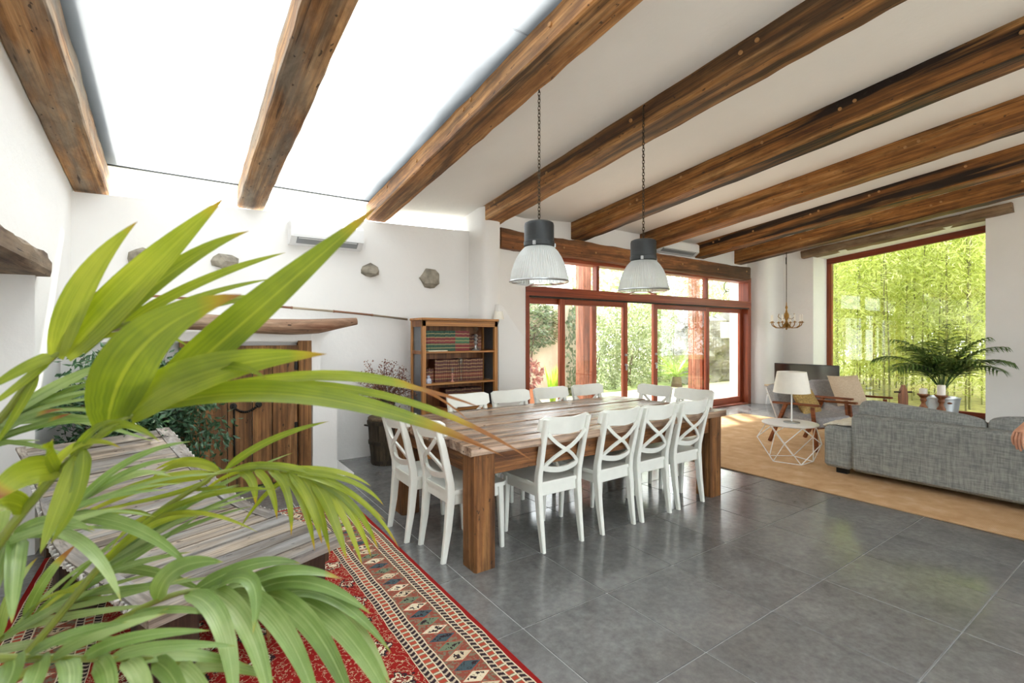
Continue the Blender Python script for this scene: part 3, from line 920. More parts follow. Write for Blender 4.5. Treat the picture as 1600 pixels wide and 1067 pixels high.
x = row(2.316, SH[0], 5.235, 22, .0192, .238, .16, 'green', 'green book with red spine label, # of the green ones on the top shelf', 'green books on the top shelf')
x = row(x, SH[0], 5.235, 10, .0192, .238, .16, 'red', 'red book with green spine label, # of the red ones on the top shelf', 'red books on the top shelf')
row(x + .01, SH[0], 5.255, 8, .0224, .187, .13, 'brown', 'short brown book right on the top shelf, # after the red books', 'short brown books on the top shelf', .012)
x = row(2.316, SH[1], 5.255, 7, .0224, .16, .13, 'brown', 'short brown book left on the middle bookcase shelf, # from the left', 'short brown books on the middle shelf', .01)
row(x + .004, SH[1], 5.245, 24, .0271, .262, .16, 'brown', 'tall gilt leather book on the middle bookcase shelf, # of the tall ones', 'tall leather books on the middle shelf')
row(2.62, SH[2], 5.255, 20, .0252, .225, .15, 'dark', 'dark maroon book on the lower bookcase shelf, # from the left', 'maroon books on the lower shelf')
tag(MB().b2(-.12, .12, -.045, .045, 0, .012, .003).build('booklet', pages, None, (2.47, 5.105, SH[0])), 'pale thin booklet lying before the green books on the top shelf', 'booklet')
def goblet(loc, s, label, mat, nm='candle_holder'):
    t = thing(nm, label, 'candle holder', loc)
    MB().lathe([(.001, 0), (.04 * s, 0), (.042 * s, .006), (.018 * s, .025 * s), (.012 * s, .05 * s)], 16, cap=False).build('foot', mat, t, smooth=True)
    st_ = [(.012 * s, .045 * s)]
    for k in range(7):
        st_.append(((.024 if k % 2 else .011) * s, (.06 + k * .018) * s))
    MB().lathe(st_, 14).build('stem', mat, t, smooth=True)
    MB().lathe([(.012 * s, .165 * s), (.028 * s, .185 * s), (.032 * s, .22 * s), (.045 * s, .265 * s), (.043 * s, .265 * s), (.028 * s, .22 * s), (.02 * s, .19 * s)], 16, cap=False).build('cup', M['clear'], t, smooth=True)
goblet((2.99, 5.105, SH[0]), 1.2, 'tall glass candle holder on the top shelf of the bookcase', M['steel'])
goblet((2.79, 5.105, SH[1]), 1.05, 'glass candle holder in the middle of the middle bookcase shelf', M['clear'])
goblet((2.67, 5.10, SH[1]), .62, 'small pink glass candle holder left on the middle bookcase shelf', plain('rose_glass', '#b98678', .2))
def figurine(loc, label, c1):
    t = thing('figurine', label, 'figurine', loc)
    MB().lathe([(.001, 0), (.035, 0), (.04, .02), (.03, .05), (.02, .06), (.001, .062)], 14, cap=False).build('body', c1, t, smooth=True)
    MB().ball((.0, 0, .075), .02, 10, 6).build('head', c1, t, smooth=True)
figurine((2.365, 5.10, SH[1]), 'small white ornament at the left end of the middle shelf', plain('blue_white_china', '#b9bccb', .25, var=.3, scale=60))
figurine((2.70, 5.10, SH[2]), 'small white ornament on the lower bookcase shelf', M['white'])

# ---- wall light beside the bookcase
wl_ = thing('wall_lamp', 'small wall lamp with cream shade on the white pillar over the bookcase corner', 'lamp', (3.455, 5.40, 1.60))
MB().lathe([(.001, .06), (.022, .055), (.024, -.02), (.014, -.08), (.001, -.1)], 16, cap=False).build('backplate', M['steel'], wl_, (0, -.012, 0), smooth=True)
MB().tube([(0, -.01, 0), (0, -.06, -.01), (0, -.09, .03), (0, -.09, .07)], .006, 8).build('arm', M['steel'], wl_, smooth=True)
MB().lathe([(.07, .06), (.052, .165)], 24, cap=False).build('shade', M['shade'], wl_, (0, -.09, 0), smooth=True)

# ---- air conditioners
def aircon(x0, x1, yb, z0, z1, label):
    w, h, d = x1 - x0, z1 - z0, .19
    t = thing('air_conditioner', label, 'air conditioner', ((x0 + x1) / 2, yb, z0), 0, 'wall air conditioners')
    prof = [(0, 0), (-d * .55, 0), (-d, h * .28), (-d, h * .85), (-d * .82, h), (0, h)]
    MB().prism(prof, -w / 2, w / 2, 0).build('body', M['ac_white'], t)
    MB().prism([(-d - .004, h * .36), (-d - .004, h * .86), (-d * .82 - .003, h + .001), (-d * .8, h * .9), (-d + .01, h * .4)], -w / 2 + .004, w / 2 - .004, 0).build('front_panel', M['ac_white'], t)
    f = MB().prism([(-d * .6, .018), (-d * .95, h * .24), (-d * .98, h * .24), (-d * .63, .015)], -w * .4, w * .4, 0).build('louvre', M['ac_white'], t)
    MB().prism([(-d * .6, .012), (-d * .62, .006), (-d * 1.0, h * .26), (-d * .97, h * .27)], -w * .42, w * .42, 0).build('outlet', M['ac_grey'], t)
aircon(1.01, 1.79, YW, 2.45, 2.695, 'white wall air conditioner under the skylight, behind the palm leaf')
aircon(7.06, 8.2, 5.79, 2.965, 3.19, 'white wall air conditioner above the door header between two dark beams')

# ---- bamboo pole on the wall, log lintel, old double door
bp = thing('bamboo_pole', 'long thin bamboo pole hung along the white far wall', 'pole', (-.74, 5.76, 1.84))
pts = []
N_ = 14
for k in range(N_ + 1):
    u = k / N_; pts.append(V((3.12 * u, -.01 * u, -.19 * u - .03 * math.sin(math.pi * u * 1.0) * -1 + .006 * math.sin(9 * u))))
bm_ = [wood('bamboo_brown', '#7c6a52', '#9a8b74', '#b5a892', '#5c4a38', 0, 1.5, .4, .6, cracks=False), wood('bamboo_red', '#6f4a34', '#8d6248', '#a67c60', '#5c3a28', 0, 1.5, .4, .6, cracks=False)]
for k in range(0, N_, 2):
    MB().tube([pts[k], pts[k + 1], pts[k + 2]], [.0125, .0115, .0125], 8).build('segment', bm_[(k // 2) % 2], bp, smooth=True)
    MB().tube([pts[k] - V((.008, 0, 0)), pts[k] + V((.008, 0, 0))], .0155, 8).build('node', bm_[1], bp, smooth=True)
lg = MB(); vs_ = []; n = 16; m = 36
lpts = [(-.45 + 2.0 * i / m) for i in range(m + 1)]
P_ = []; Rr = []
for i, x in enumerate(lpts):
    u = i / m
    r = .075 if u < .8 else .075 - (u - .8) / .2 * .038
    P_.append((x, 5.12 + .02 * math.sin(u * 5), 1.555 + .02 * math.sin(u * 7) + (.04 * max(0, u - .8) * 5 * .8)))
    Rr.append(r * (1 + .08 * mnoise.noise(V((u * 8, 0, 3)))))
lg.tube(P_, Rr, 14)
lo = lg.build('log_shelf', M['log'], None, (0, 0, 0), smooth=True)
tag(lo, 'peeled log laid over the old wooden double door', 'log')
od = thing('old_door', 'low old wooden double door with chain and iron bar in the far wall', 'door', (.57, 5.24, 0))
ed = [(.17, .39), (.393, .598), (.604, .77), (.773, 1.0)]
rr = random.Random(8)
for k, (a, b) in enumerate(ed):
    hewn(((a + b) / 2 - .57, 0, .02), ((a + b) / 2 - .57, 0, 1.34 + rr.uniform(-.012, .012)), b - a - .004, .035, M['door_z'], 'plank', 80 + k, od, amp=.003, up=(0, 1, 0), seg=8, loc=(0, 0, 0), ch=.004)
for k, (a, b) in enumerate([(.02, .165), (1.005, 1.125)]):
    hewn(((a + b) / 2 - .57, -.02, 0), ((a + b) / 2 - .57, -.02, 1.40), b - a, .1, M['door_z'], 'post', 90 + k, od, amp=.008, up=(0, 1, 0), seg=10, loc=(0, 0, 0), ch=.01)
MB().bar((-.15, -.025, 1.33), (.45, -.025, 1.33), .05, .05, b=.005).build('head_rail', M['door_z'], od)
rg = MB()
for k in range(13):
    u = k / 12; rg.ball((-.13 + .2 * u, -.04, .78 - .05 * math.sin(math.pi * u)), .012, 8, 5)
rg.build('chain', M['iron'], od, smooth=True)
MB().tube([(-.125, -.035, .81), (-.125, -.04, .5), (-.12, -.035, .28)], .009, 8).build('iron_bar', M['iron'], od, smooth=True)
for x in (-.13, .08):
    MB().lathe([(.012, 0), (.03, 0), (.03, .01), (.012, .012)], 12, M=Matrix.Rotation(R_(90), 3, 'X')).build('ring_plate', M['iron'], od, (x, -.022, .79), smooth=True)
for z in (1.15, .55):
    MB().b2(.40, .43, -.03, -.018, z - .04, z + .04, .003).build('hinge', M['iron'], od)
    MB().b2(-.37, -.33, -.03, -.018, z - .04, z + .04, .003).build('hinge', M['iron'], od)

# ---- barrel stand with pot and dried bush
bl = thing('wooden_barrel', 'dark slatted wooden barrel with iron handles standing by the far wall', 'barrel', (1.98, 5.40, 0))
nst = 16
for k in range(nst):
    a0, a1 = 2 * math.pi * (k + .04) / nst, 2 * math.pi * (k + .96) / nst
    vs_ = []
    for (r, z) in ((.165, 0), (.19, .25), (.205, .5)):
        for rd in (r, r - .018):
            for a in (a0, a1): vs_.append((rd * math.cos(a), rd * math.sin(a), z))
    fs_ = []
    for i in range(2):
        b = i * 4
        fs_ += [(b, b + 1, b + 5, b + 4), (b + 2, b + 6, b + 7, b + 3), (b, b + 4, b + 6, b + 2), (b + 1, b + 3, b + 7, b + 5)]
    fs_ += [(0, 2, 3, 1), (8, 9, 11, 10)]
    MB().add(vs_, fs_).build('stave', M['barrel'], bl)
for z, r in ((.035, .1685), (.25, .192), (.47, .206)):
    MB().lathe([(r - .004, z - .018), (r + .006, z - .018), (r + .007, z + .018), (r - .004, z + .018)], 32, cap=False).build('hoop', M['barrel'], bl, smooth=True)
MB().lathe([(.001, .5), (.2, .5), (.205, .52), (.19, .535), (.001, .54)], 28, cap=False).build('lid', wood('barrel_lid_wood', '#5a4a36', '#75624a', '#8e7c60', '#453828', 0, 1.2, .5, .7), bl, smooth=True)
for s in (-1, 1):
    MB().tube([(s * .2, -.04, .44), (s * .24, -.03, .45), (s * .25, 0, .45), (s * .24, .03, .45), (s * .2, .04, .44)], .007, 6).build('handle', M['iron'], bl, smooth=True)
db = thing('dried_bush', 'dried reddish-brown bush in a dark pot on the wooden barrel', 'plant', (1.99, 5.40, .54))
MB().lathe([(.001, 0), (.07, 0), (.095, .21), (.085, .215), (.08, .18), (.001, .17)], 20, cap=False).build('pot', M['barrel'], db, smooth=True)
rr = random.Random(12); tw = MB(); lf = MB()
for k in range(60):
    a = rr.uniform(0, 2 * math.pi); L = rr.uniform(.25, .5); el = rr.uniform(-.1, 1.15)
    d = V((math.cos(a) * math.cos(el), math.sin(a) * math.cos(el) * .6, math.sin(el)))
    p = V((rr.uniform(-.04, .04), rr.uniform(-.04, .04), .17)); pts = [p]
    for i in range(5):
        d = (d + V((rr.uniform(-.25, .25), rr.uniform(-.25, .25), rr.uniform(-.2, .22)))).normalized()
        p = p + d * L / 5; 
        if p.y > .3: p.y = .3
        pts.append(p)
    tw.tube(pts, [.004, .0035, .003, .0025, .002, .0015], 4)
    for q in pts[2:]:
        for j in range(9):
            c = q + V((rr.gauss(0, .028), rr.gauss(0, .028), rr.gauss(0, .028)))
            u = V((rr.uniform(-1, 1), rr.uniform(-1, 1), rr.uniform(-1, 1))).normalized(); w = u.cross(V((.3, .5, .8))).normalized()
            s = rr.uniform(.008, .016)
            lf.add([c - u * s, c + w * s * .6, c + u * s, c - w * s * .6], [(0, 1, 2, 3)])
tw.build('twigs', plain('dry_twig', '#5a3a2a', .8), db, smooth=True)
tag(lf.build('dry_leaves', foliage('dry_leaf', '#5e3126', '#8a5544', '#c7a796', .25, .6, 30), db, fixn=False), kind='stuff')

# ---- threshing-board table, curled up at its far end
bt = thing('threshing_board_table', 'low bleached plank table made from an old threshing board, far end curling up', 'table', (.718, 2.547, 0), R_(23))
BZ = .42
def bz_(t):
    return BZ if t < .85 else BZ + .36 * ((t - .85) / 1.1) ** 1.5
def tap(s, t):
    return s + max(0, t - 1.0) * .12 if s < -.5 else s
def board(s0, s1, t0, t1, mat, name, dz0=-.045, dz1=0, seg=3, seed=0):
    mb = MB(); vs_ = []; fs_ = []
    for i in range(seg + 1):
        t = t0 + (t1 - t0) * i / seg
        zz = bz_(t); sl = (bz_(t + .01) - bz_(t - .01)) / .02
        nl = V((0, -sl, 1)).normalized()
        for s in (tap(s0, t), s1):
            for dz in (dz0, dz1):
                e = .004 * mnoise.noise(V((seed * 3.1 + s * 9, t * 6, dz * 20)))
                vs_.append(V((s + e, t, zz)) + nl * (dz + e))
    for i in range(seg):
        a = i * 4; b = a + 4
        fs_ += [(a, a + 1, b + 1, b), (a + 2, b + 2, b + 3, a + 3), (a + 1, a + 3, b + 3, b + 1), (a, b, b + 2, a + 2)]
    fs_ += [(0, 2, 3, 1), (seg * 4, seg * 4 + 1, seg * 4 + 3, seg * 4 + 2)]
    return mb.add(vs_, fs_).build(name, mat, bt)
rr = random.Random(3); t = 0; k = 0
while t < 1.93:
    w = rr.uniform(.085, .135); w = min(w, 1.95 - t)
    board(-.87 + rr.uniform(-.008, .008), (.0 if t < .55 else -.085) + rr.uniform(-.006, .002), t, t + w - .012, M['grey_wood'], 'plank', -.045, rr.uniform(-.003, .003), 2, k)
    t += w; k += 1
board(-.855, -.01, .01, 1.94, M['dark_wood'], 'seam_filler', -.036, -.014, 18, 79)
board(-.083, .0, .56, 1.95, M['grey_wood_y'], 'batten', -.05, .006, 14, 77)
board(-.87, -.80, .1, 1.95, M['grey_wood_y'], 'batten', -.004, .012, 16, 78)
# flint teeth along both edges
tooth = MB().box((0, 0, 0), (.022, .012, .03), .004).mesh('flint', plain('flint', '#b9b6b0', .5, var=.4, scale=40))
for k in range(46):
    t = .05 + 1.88 * k / 46
    for s in ((.004,) if t > .5 else ()) + (-.875,):
        place('flint', tooth, bt, (tap(s, t), t, bz_(t) - .012), (rr.uniform(-.4, .4), rr.uniform(-.4, .4), rr.uniform(-.6, .6)))
for s, t in ((-.12, .16), (-.72, .16), (-.14, 1.25), (-.72, 1.25)):
    hewn((s, t, 0), (s, t, bz_(t) - .045), .15, .14, M['dark_wood'], 'leg', 95, bt, amp=.012, up=(0, 1, 0), seg=5, loc=(0, 0, 0), ch=.02)
for t in (.16, 1.25):
    hewn((-.85, t, BZ - .105 + (bz_(t) - BZ)), (-.02, t, BZ - .105 + (bz_(t) - BZ)), .1, .11, M['dark_wood'], 'cross_beam', 99, bt, amp=.01, seg=6, loc=(0, 0, 0), ch=.015)

# ---- Persian rug
def rug_mat(hx, hy):
    t = NT('persian_rug_wool')
    tc = t.new('TexCoord').outputs['Object']
    sp = t.new('SeparateXYZ', ins={0: tc}); X, Y = sp.outputs[0], sp.outputs[1]
    wob = t.math('MULTIPLY', t.math('SUBTRACT', t.noise(tc, 3.5, 2), .5), .025)
    dx = t.math('ADD', t.math('SUBTRACT', hx, t.math('ABSOLUTE', X)), wob)
    dy = t.math('ADD', t.math('SUBTRACT', hy, t.math('ABSOLUTE', Y)), wob)
    e = t.math('MINIMUM', dx, dy)
    side = t.math('LESS_THAN', dx, dy)
    L = t.math('ADD', t.math('MULTIPLY', side, Y), t.math('MULTIPLY', t.math('SUBTRACT', 1, side), X))
    def fr(v, s): return t.math('FRACT', t.math('MULTIPLY', v, s))
    cream, dark, red, brick, green, teal = '#d6c7ab', '#33262a', '#8d1f1c', '#a94a38', '#6f7a63', '#46555a'
    # stripes counted in from the edge (metres / .45)
    en = t.math('DIVIDE', e, .46)
    S = [(0, red), (.055, cream), (.068, dark), (.125, cream), (.137, brick), (.205, cream), (.218, dark), (.275, cream), (.29, '#8a4a3c'), (.62, cream), (.632, dark), (.69, cream), (.703, brick), (.77, cream), (.782, dark), (.84, cream), (.852, red)]
    base = t.ramp(en, S, 'CONSTANT')
    def band(a, b): return t.math('MULTIPLY', t.math('GREATER_THAN', en, a), t.math('LESS_THAN', en, b))
    # small arrow marks in the dark guard stripes
    d_b = t.math('ADD', t.math('ADD', band(.068, .125), band(.218, .275)), t.math('ADD', band(.632, .69), band(.782, .84)))
    zig = fr(t.math('ADD', L, t.math('MULTIPLY', t.math('ABSOLUTE', t.math('SUBTRACT', fr(en, 13.3), .5)), .02)), 33)
    mk = t.math('MULTIPLY', t.math('LESS_THAN', zig, .38), d_b)
    base = t.mix(mk, base, '#b9a893')
    # rosettes in the brick stripes
    r_b = t.math('ADD', band(.137, .205), band(.703, .77))
    ros = t.math('LESS_THAN', t.math('ABSOLUTE', t.math('SUBTRACT', fr(L, 26), .5)), .22)
    base = t.mix(t.math('MULTIPLY', ros, r_b), base, green)
    rosc = t.math('LESS_THAN', t.math('ABSOLUTE', t.math('SUBTRACT', fr(L, 26), .5)), .1)
    base = t.mix(t.math('MULTIPLY', rosc, r_b), base, cream)
    # diamonds in the main border
    mid = t.math('ABSOLUTE', t.math('DIVIDE', t.math('SUBTRACT', en, .455), .165))
    cell = t.math('MULTIPLY', L, 12.5)
    v = t.math('ABSOLUTE', t.math('SUBTRACT', t.math('MULTIPLY', t.math('FRACT', cell), 2.0), 1.0))
    dm = t.math('ADD', mid, v)
    mb = band(.29, .62)
    idc = t.math('FRACT', t.math('MULTIPLY', t.math('FLOOR', cell), .37))
    dcol = t.ramp(idc, [(0, cream), (.25, green), (.5, teal), (.75, '#c9b79a')], 'CONSTANT')
    base = t.mix(t.math('MULTIPLY', mb, t.math('LESS_THAN', dm, 1.0)), base, brick)
    base = t.mix(t.math('MULTIPLY', mb, t.math('LESS_THAN', dm, .9)), base, dcol)
    fl = t.noise(tc, 60, 2)
    inner = t.math('MULTIPLY', t.math('LESS_THAN', dm, .72), t.math('GREATER_THAN', fl, .55))
    base = t.mix(t.math('MULTIPLY', mb, inner), base, dark)
    base = t.mix(t.math('MULTIPLY', mb, t.math('MULTIPLY', t.math('GREATER_THAN', dm, 1.0), t.math('GREATER_THAN', fl, .52))), base, '#7b6f5c')
    # red field with medallions
    fld = t.math('GREATER_THAN', en, .852)
    vo = t.new('TexVoronoi', feature='F1', ins={'Vector': tc, 'Scale': 4.2, 'Randomness': .3})
    ds = vo.outputs['Distance']
    n2 = t.noise(tc, 34, 3)
    dd = t.math('ADD', ds, t.math('MULTIPLY', t.math('SUBTRACT', n2, .5), .35))
    med = t.ramp(dd, [(0, brick), (.07, cream), (.12, '#7a2a24'), (.17, cream), (.20, dark), (.24, red)], 'CONSTANT')
    viney = t.math('LESS_THAN', t.math('ABSOLUTE', t.math('SUBTRACT', n2, .5)), .012)
    med = t.mix(t.math('MULTIPLY', viney, t.math('GREATER_THAN', dd, .24)), med, '#c2ad8c')
    base = t.mix(fld, base, med)
    pile = t.noise(tc, 260, 2)
    base = t.mix(.5, base, t.ramp(pile, [(.3, (.7, .7, .7)), (.7, (1.1, 1.1, 1.1))]), 'MULTIPLY')
    t.bsdf(base, .95, 0, pile, .4, .003, .1)
    return t.m
rx0, rx1, ry0, ry1 = -.70, 1.255, -.1, 4.38
hx_, hy_ = (rx1 - rx0) / 2, (ry1 - ry0) / 2
pr_ = thing('persian_rug', 'red Persian rug with patterned border under the plank table', 'rug', ((rx0 + rx1) / 2, (ry0 + ry1) / 2, 0))
MB().box((0, 0, .005), (hx_ * 2, hy_ * 2, .01), .003).build('pile', rug_mat(hx_, hy_), pr_)
fg = MB(); rr = random.Random(9)
for k in range(150):
    x = -hx_ + 2 * hx_ * (k + .5) / 150
    fg.tube([(x, hy_ - .003, .004), (x + rr.uniform(-.006, .006), hy_ + .02, .004), (x + rr.uniform(-.012, .012), hy_ + rr.uniform(.035, .05), .003)], .0024, 4)
tag(fg.build('fringe', plain('rug_fringe', '#d8d0c0', .9), pr_), kind='stuff')

# ================================================================== LIVING SIDE
def pillow(mb, w, h, d, pinch=.12, n=12, M=None, c=(0, 0, 0), sag=0):
    """soft square cushion: w (x) by h (z), thickness d (y)"""
    vs_ = []; fs_ = []; c = V(c)
    for side in (1, -1):
        for i in range(n + 1):
            for j in range(n + 1):
                u, v = i / n * 2 - 1, j / n * 2 - 1
                k = max(0, (1 - u ** 4) * (1 - v ** 4)) ** .5
                x = u * w / 2 * (1 - pinch * (1 - abs(u)) * 0 - pinch * (1 - v * v) * .5)
                z = v * h / 2 * (1 - pinch * (1 - u * u) * .5) - sag * (1 - u * u) * (1 if v > 0 else 0) * v
                p = V((x, side * d / 2 * k, z)); p += V((0, .004 * mnoise.noise(V((u * 3, v * 3, side)))*side, 0))
                vs_.append((M @ p if M else p) + c)
    o = (n + 1) ** 2
    for s in (0, 1):
        for i in range(n):
            for j in range(n):
                a = s * o + i * (n + 1) + j; q = (a, a + n + 1, a + n + 2, a + 1)
                fs_.append(q if s else q[::-1])
    return mb.add(vs_, fs_)

# ---- jute rug
jr = thing('jute_rug', 'large woven jute rug under the grey sofa and armchairs', 'rug', (6.77, 1.75, 0))
MB().box((0, 0, .006), (3.68, 6.5, .012), .003).build('weave', M['jute'], jr)
for s in (-1, 1):
    MB().box((s * 1.83, 0, .008), (.025, 6.5, .013), .004).build('edge_binding', M['jute'], jr)
    MB().box((0, s * 3.24, .008), (3.68, .025, .013), .004).build('edge_binding', M['jute'], jr)

# ---- sofa (its back to us)
sf = thing('sofa', 'long grey fabric sofa seen from behind on the jute rug', 'sofa', (5.65, .75, .012))
y1 = 2.38 - .75; y0 = -y1
sb_ = MB().b2(0, .2, y0 + .26, y1 - .26, .06, .635, .03).build('back', M['sofa'], sf, smooth=True)
for y, s in ((y1 - .26, 1), (y0, -1)):
    MB().b2(.01, .96, y, y + .255, .06, .49, .03).build('arm', M['sofa'], sf, smooth=True)
MB().b2(.18, .95, y0 + .26, y1 - .26, .08, .30, .02).build('base', M['sofa'], sf, smooth=True)
for (a, b) in ((y0 + .27, -.005), (.005, y1 - .27)):
    MB().b2(.22, .97, a, b, .30, .45, .045).build('seat_cushion', M['sofa_c'], sf, smooth=True)
def cushion(mb, w, h, d, Mx, c, e=.28, n=28, m=16):
    sg = lambda v: math.copysign(abs(v) ** e, v)
    vs_ = []; fs_ = []
    for i in range(m + 1):
        th = -math.pi / 2 + math.pi * i / m
        for k in range(n):
            a = 2 * math.pi * k / n
            p = V((w / 2 * sg(math.cos(th)) * sg(math.cos(a)), d / 2 * sg(math.cos(th)) * sg(math.sin(a)), h / 2 * sg(math.sin(th))))
            p += p * .02 * mnoise.noise(p * 5)
            vs_.append(Mx @ p + V(c))
    for i in range(m):
        for k in range(n):
            k2 = (k + 1) % n; fs_.append((i * n + k, i * n + k2, (i + 1) * n + k2, (i + 1) * n + k))
    return mb.add(vs_, fs_)
for k, (a, b, zc, tl) in enumerate(((y0 + .25, .395, .515, -1.0), (.405, y1 - .25, .50, 4.5))):
    w = b - a
    Mx = Matrix.Rotation(R_(tl), 3, 'X') @ Matrix.Rotation(R_(90), 3, 'Z') @ Matrix.Rotation(R_(7), 3, 'X')
    cu = cushion(MB(), w, .50, .22, Mx, (.245, (a + b) / 2, zc)).build('back_cushion', M['sofa_c'], sf, smooth='all')
    for sy in (.085, -.085):
        MB().tube([Mx @ V((-w * .38 + w * .76 * i / 12, sy, .236 + .003 * math.sin(i * 1.7))) + V((.245, (a + b) / 2, zc)) for i in range(13)], .006, 6).build('piping', M['sofa'], cu, smooth=True)
for x in (.08, .85):
    for y in (y0 + .1, y1 - .2):
        MB().b2(x, x + .07, y, y + .1, 0, .062).build('foot', M['black'], sf)
tm = MB(); vs_ = []; n = 14
for i in range(n + 1):
    for j in range(9):
        u, v = i / n, j / 8
        x = .08 + u * .55; yy = y1 - .30 + v * .32
        z = .491 + .014 * math.exp(-((v - .15) * 3) ** 2) + .015 * mnoise.noise(V((u * 5, v * 4, 1))) - max(0, v - .92) * 3.0 * .1
        vs_.append((x, yy, z))
fs_ = [(i * 9 + j, (i + 1) * 9 + j, (i + 1) * 9 + j + 1, i * 9 + j + 1) for i in range(n) for j in range(8)]
th = tm.add(vs_, fs_).build('throw_blanket', M['throw'], None, (5.65, .75, .012), smooth='all', fixn=False)
so = th.modifiers.new('t', 'SOLIDIFY'); so.thickness = .02; so.offset = 1
tag(th, 'cream knitted throw folded over the sofa arm', 'blanket')

# ---- wire side table and table lamp
LT = (5.83, 2.80)
wt_ = thing('wire_side_table', 'white round side table on a geometric wire frame beside the sofa', 'table', (LT[0], LT[1], .012))
MB().lathe([(.001, .418), (.282, .418), (.29, .424), (.29, .434), (.284, .438), (.001, .438)], 48, cap=False).build('top', M['white'], wt_, smooth=True)
def ring(n, r, z, ph): return [V((r * math.cos(2 * math.pi * k / n + ph), r * math.sin(2 * math.pi * k / n + ph), z)) for k in range(n)]
T_, Mi, Bo = ring(5, .26, .41, .3), ring(5, .34, .25, .3 + math.pi / 5), ring(5, .235, .006, .3)
for k in range(5):
    for a, b in ((T_[k], T_[(k + 1) % 5]), (Bo[k], Bo[(k + 1) % 5]), (T_[k], Mi[k]), (T_[(k + 1) % 5], Mi[k]), (Mi[k], Bo[k]), (Mi[k], Bo[(k + 1) % 5])):
        MB().tube([a, b], .0055, 6).build('wire', M['white'], wt_, smooth=True)
tl = thing('table_lamp', 'white table lamp with tapered drum shade on the wire side table', 'lamp', (LT[0], LT[1] - .02, .45))
MB().lathe([(.001, 0), (.085, 0), (.085, .01), (.012, .016), (.001, .018)], 28, cap=False).build('base', M['steel'], tl, smooth=True)
MB().tube([(0, 0, .01), (0, 0, .45)], .0085, 10).build('stem', M['white'], tl, smooth=True)
MB().lathe([(.192, .345), (.15, .585), (.147, .585), (.189, .345)], 40, cap=False).build('shade', M['shade'], tl, smooth=True)
MB().ball((0, 0, .46), .03, 10, 6).build('bulb', M['white'], tl, smooth=True)

# ---- armchairs facing the middle of the lounge (local: facing -y)
def armchair(loc, rz, label):
    t = thing('armchair', label, 'armchair', loc, rz, 'grey armchairs with wooden frames')
    for s in (-1, 1):
        x = s * .33
        MB().bar((x, .36, .0), (x, .10, .55), .03, .05, (0, 1, 0), .006).build('leg', M['teak'], t)
        MB().bar((x, -.33, .0), (x, -.27, .545), .03, .05, (0, 1, 0), .006).build('leg', M['teak'], t)
        MB().bar((x, -.37, .575), (x, .30, .54), .055, .03, (0, 0, 1), .01).build('armrest', M['teak'], t)
        MB().bar((x * .96, -.30, .31), (x * .96, .20, .25), .028, .06, (0, 0, 1), .006).build('side_rail', M['teak'], t)
    MB().bar((-.32, -.29, .30), (.32, -.29, .30), .03, .06, b=.006).build('front_rail', M['teak'], t)
    Mx = Matrix.Rotation(R_(7), 3, 'X')
    MB().box((0, -.06, .375), (.60, .56, .13), .035, Mx).build('seat', M['arm_grey'], t, smooth=True)
    Mb = Matrix.Rotation(R_(-24), 3, 'X')
    MB().box((0, .31, .53), (.60, .12, .50), .035, Mb).build('backrest', M['arm_grey'], t, smooth=True)
    MB().box((0, .375, .51), (.56, .02, .45), .008, Mb).build('back_shell', M['white'], t, smooth=True)
    return t
armchair((6.90, 3.04, .012), R_(-14), 'grey armchair with wooden arms and a gold cushion, nearer the side table')
armchair((7.98, 3.02, .012), R_(-22), 'grey armchair with wooden arms and a beige cushion, farther one by the window')
gc = MB(); pillow(gc, .42, .42, .13, .1, 10, Matrix.Rotation(R_(-28), 3, 'X'))
g_ = gc.build('gold_cushion', M['gold_cushion'], None, (6.84, 3.08, .60), (0, 0, R_(-4)), smooth='all')
tag(g_, 'gold sequinned cushion leaning in the nearer armchair', 'cushion')
bc_ = MB(); pillow(bc_, .52, .46, .15, .1, 10, Matrix.Rotation(R_(-24), 3, 'X'))
tag(bc_.build('beige_cushion', M['beige'], None, (7.96, 3.02, .66), (0, 0, R_(-24)), smooth='all'), 'beige linen cushion leaning in the farther armchair', 'cushion')

# ---- coffee table (mostly hidden behind the sofa) with candlesticks and a wooden figure
ct_ = thing('coffee_table', 'low wooden coffee table hidden behind the sofa under the candlesticks', 'table', (7.55, 1.75, .012))
MB().box((0, 0, .39), (.75, 1.3, .04), .008).build('top', M['teak'], ct_)
for x in (-.32, .32):
    for y in (-.58, .58): MB().bar((x, y, 0), (x * .95, y * .96, .37), .045, .045, (0, 1, 0), .006).build('leg', M['teak'], ct_)
MB().box((0, 0, .34), (.62, 1.16, .06), .004).build('apron', M['teak'], ct_)
def candlestick(loc, h, ch_, label):
    t = thing('candlestick', label, 'candlestick', loc, 0, 'turned wooden candlesticks')
    p = [(.001, 0), (.065, 0), (.068, .015), (.05, .03), (.024, .05), (.02, h * .3), (.042, h * .42), (.044, h * .5), (.024, h * .6), (.02, h * .68), (.034, h * .76), (.026, h * .84), (.05, h * .93), (.06, h * .95), (.06, h), (.001, h)]
    MB().lathe(p, 22, cap=False).build('stick', M['turned'], t, smooth=True)
    k = thing('candle', 'thick white pillar candle on the ' + ('taller' if ch_ > .08 else 'shorter') + ' turned candlestick', 'candle', (loc[0], loc[1], loc[2] + h), 0, 'pillar candles')
    MB().lathe([(.001, 0), (.04, 0), (.04, ch_), (.032, ch_ + .003), (.028, ch_ - .006), (.001, ch_ - .007)], 22, cap=False).build('wax', M['candle'], k, smooth=True)
    MB().tube([(0, 0, ch_ - .008), (.002, 0, ch_ + .012)], .0015, 5).build('wick', M['black'], k)
candlestick((7.45, 2.02, .422), .325, .06, 'turned wooden candlestick left of the zinc pot, with the shorter candle')
candlestick((7.45, 1.852, .422), .325, .115, 'turned wooden candlestick before the zinc pot, with the taller candle')
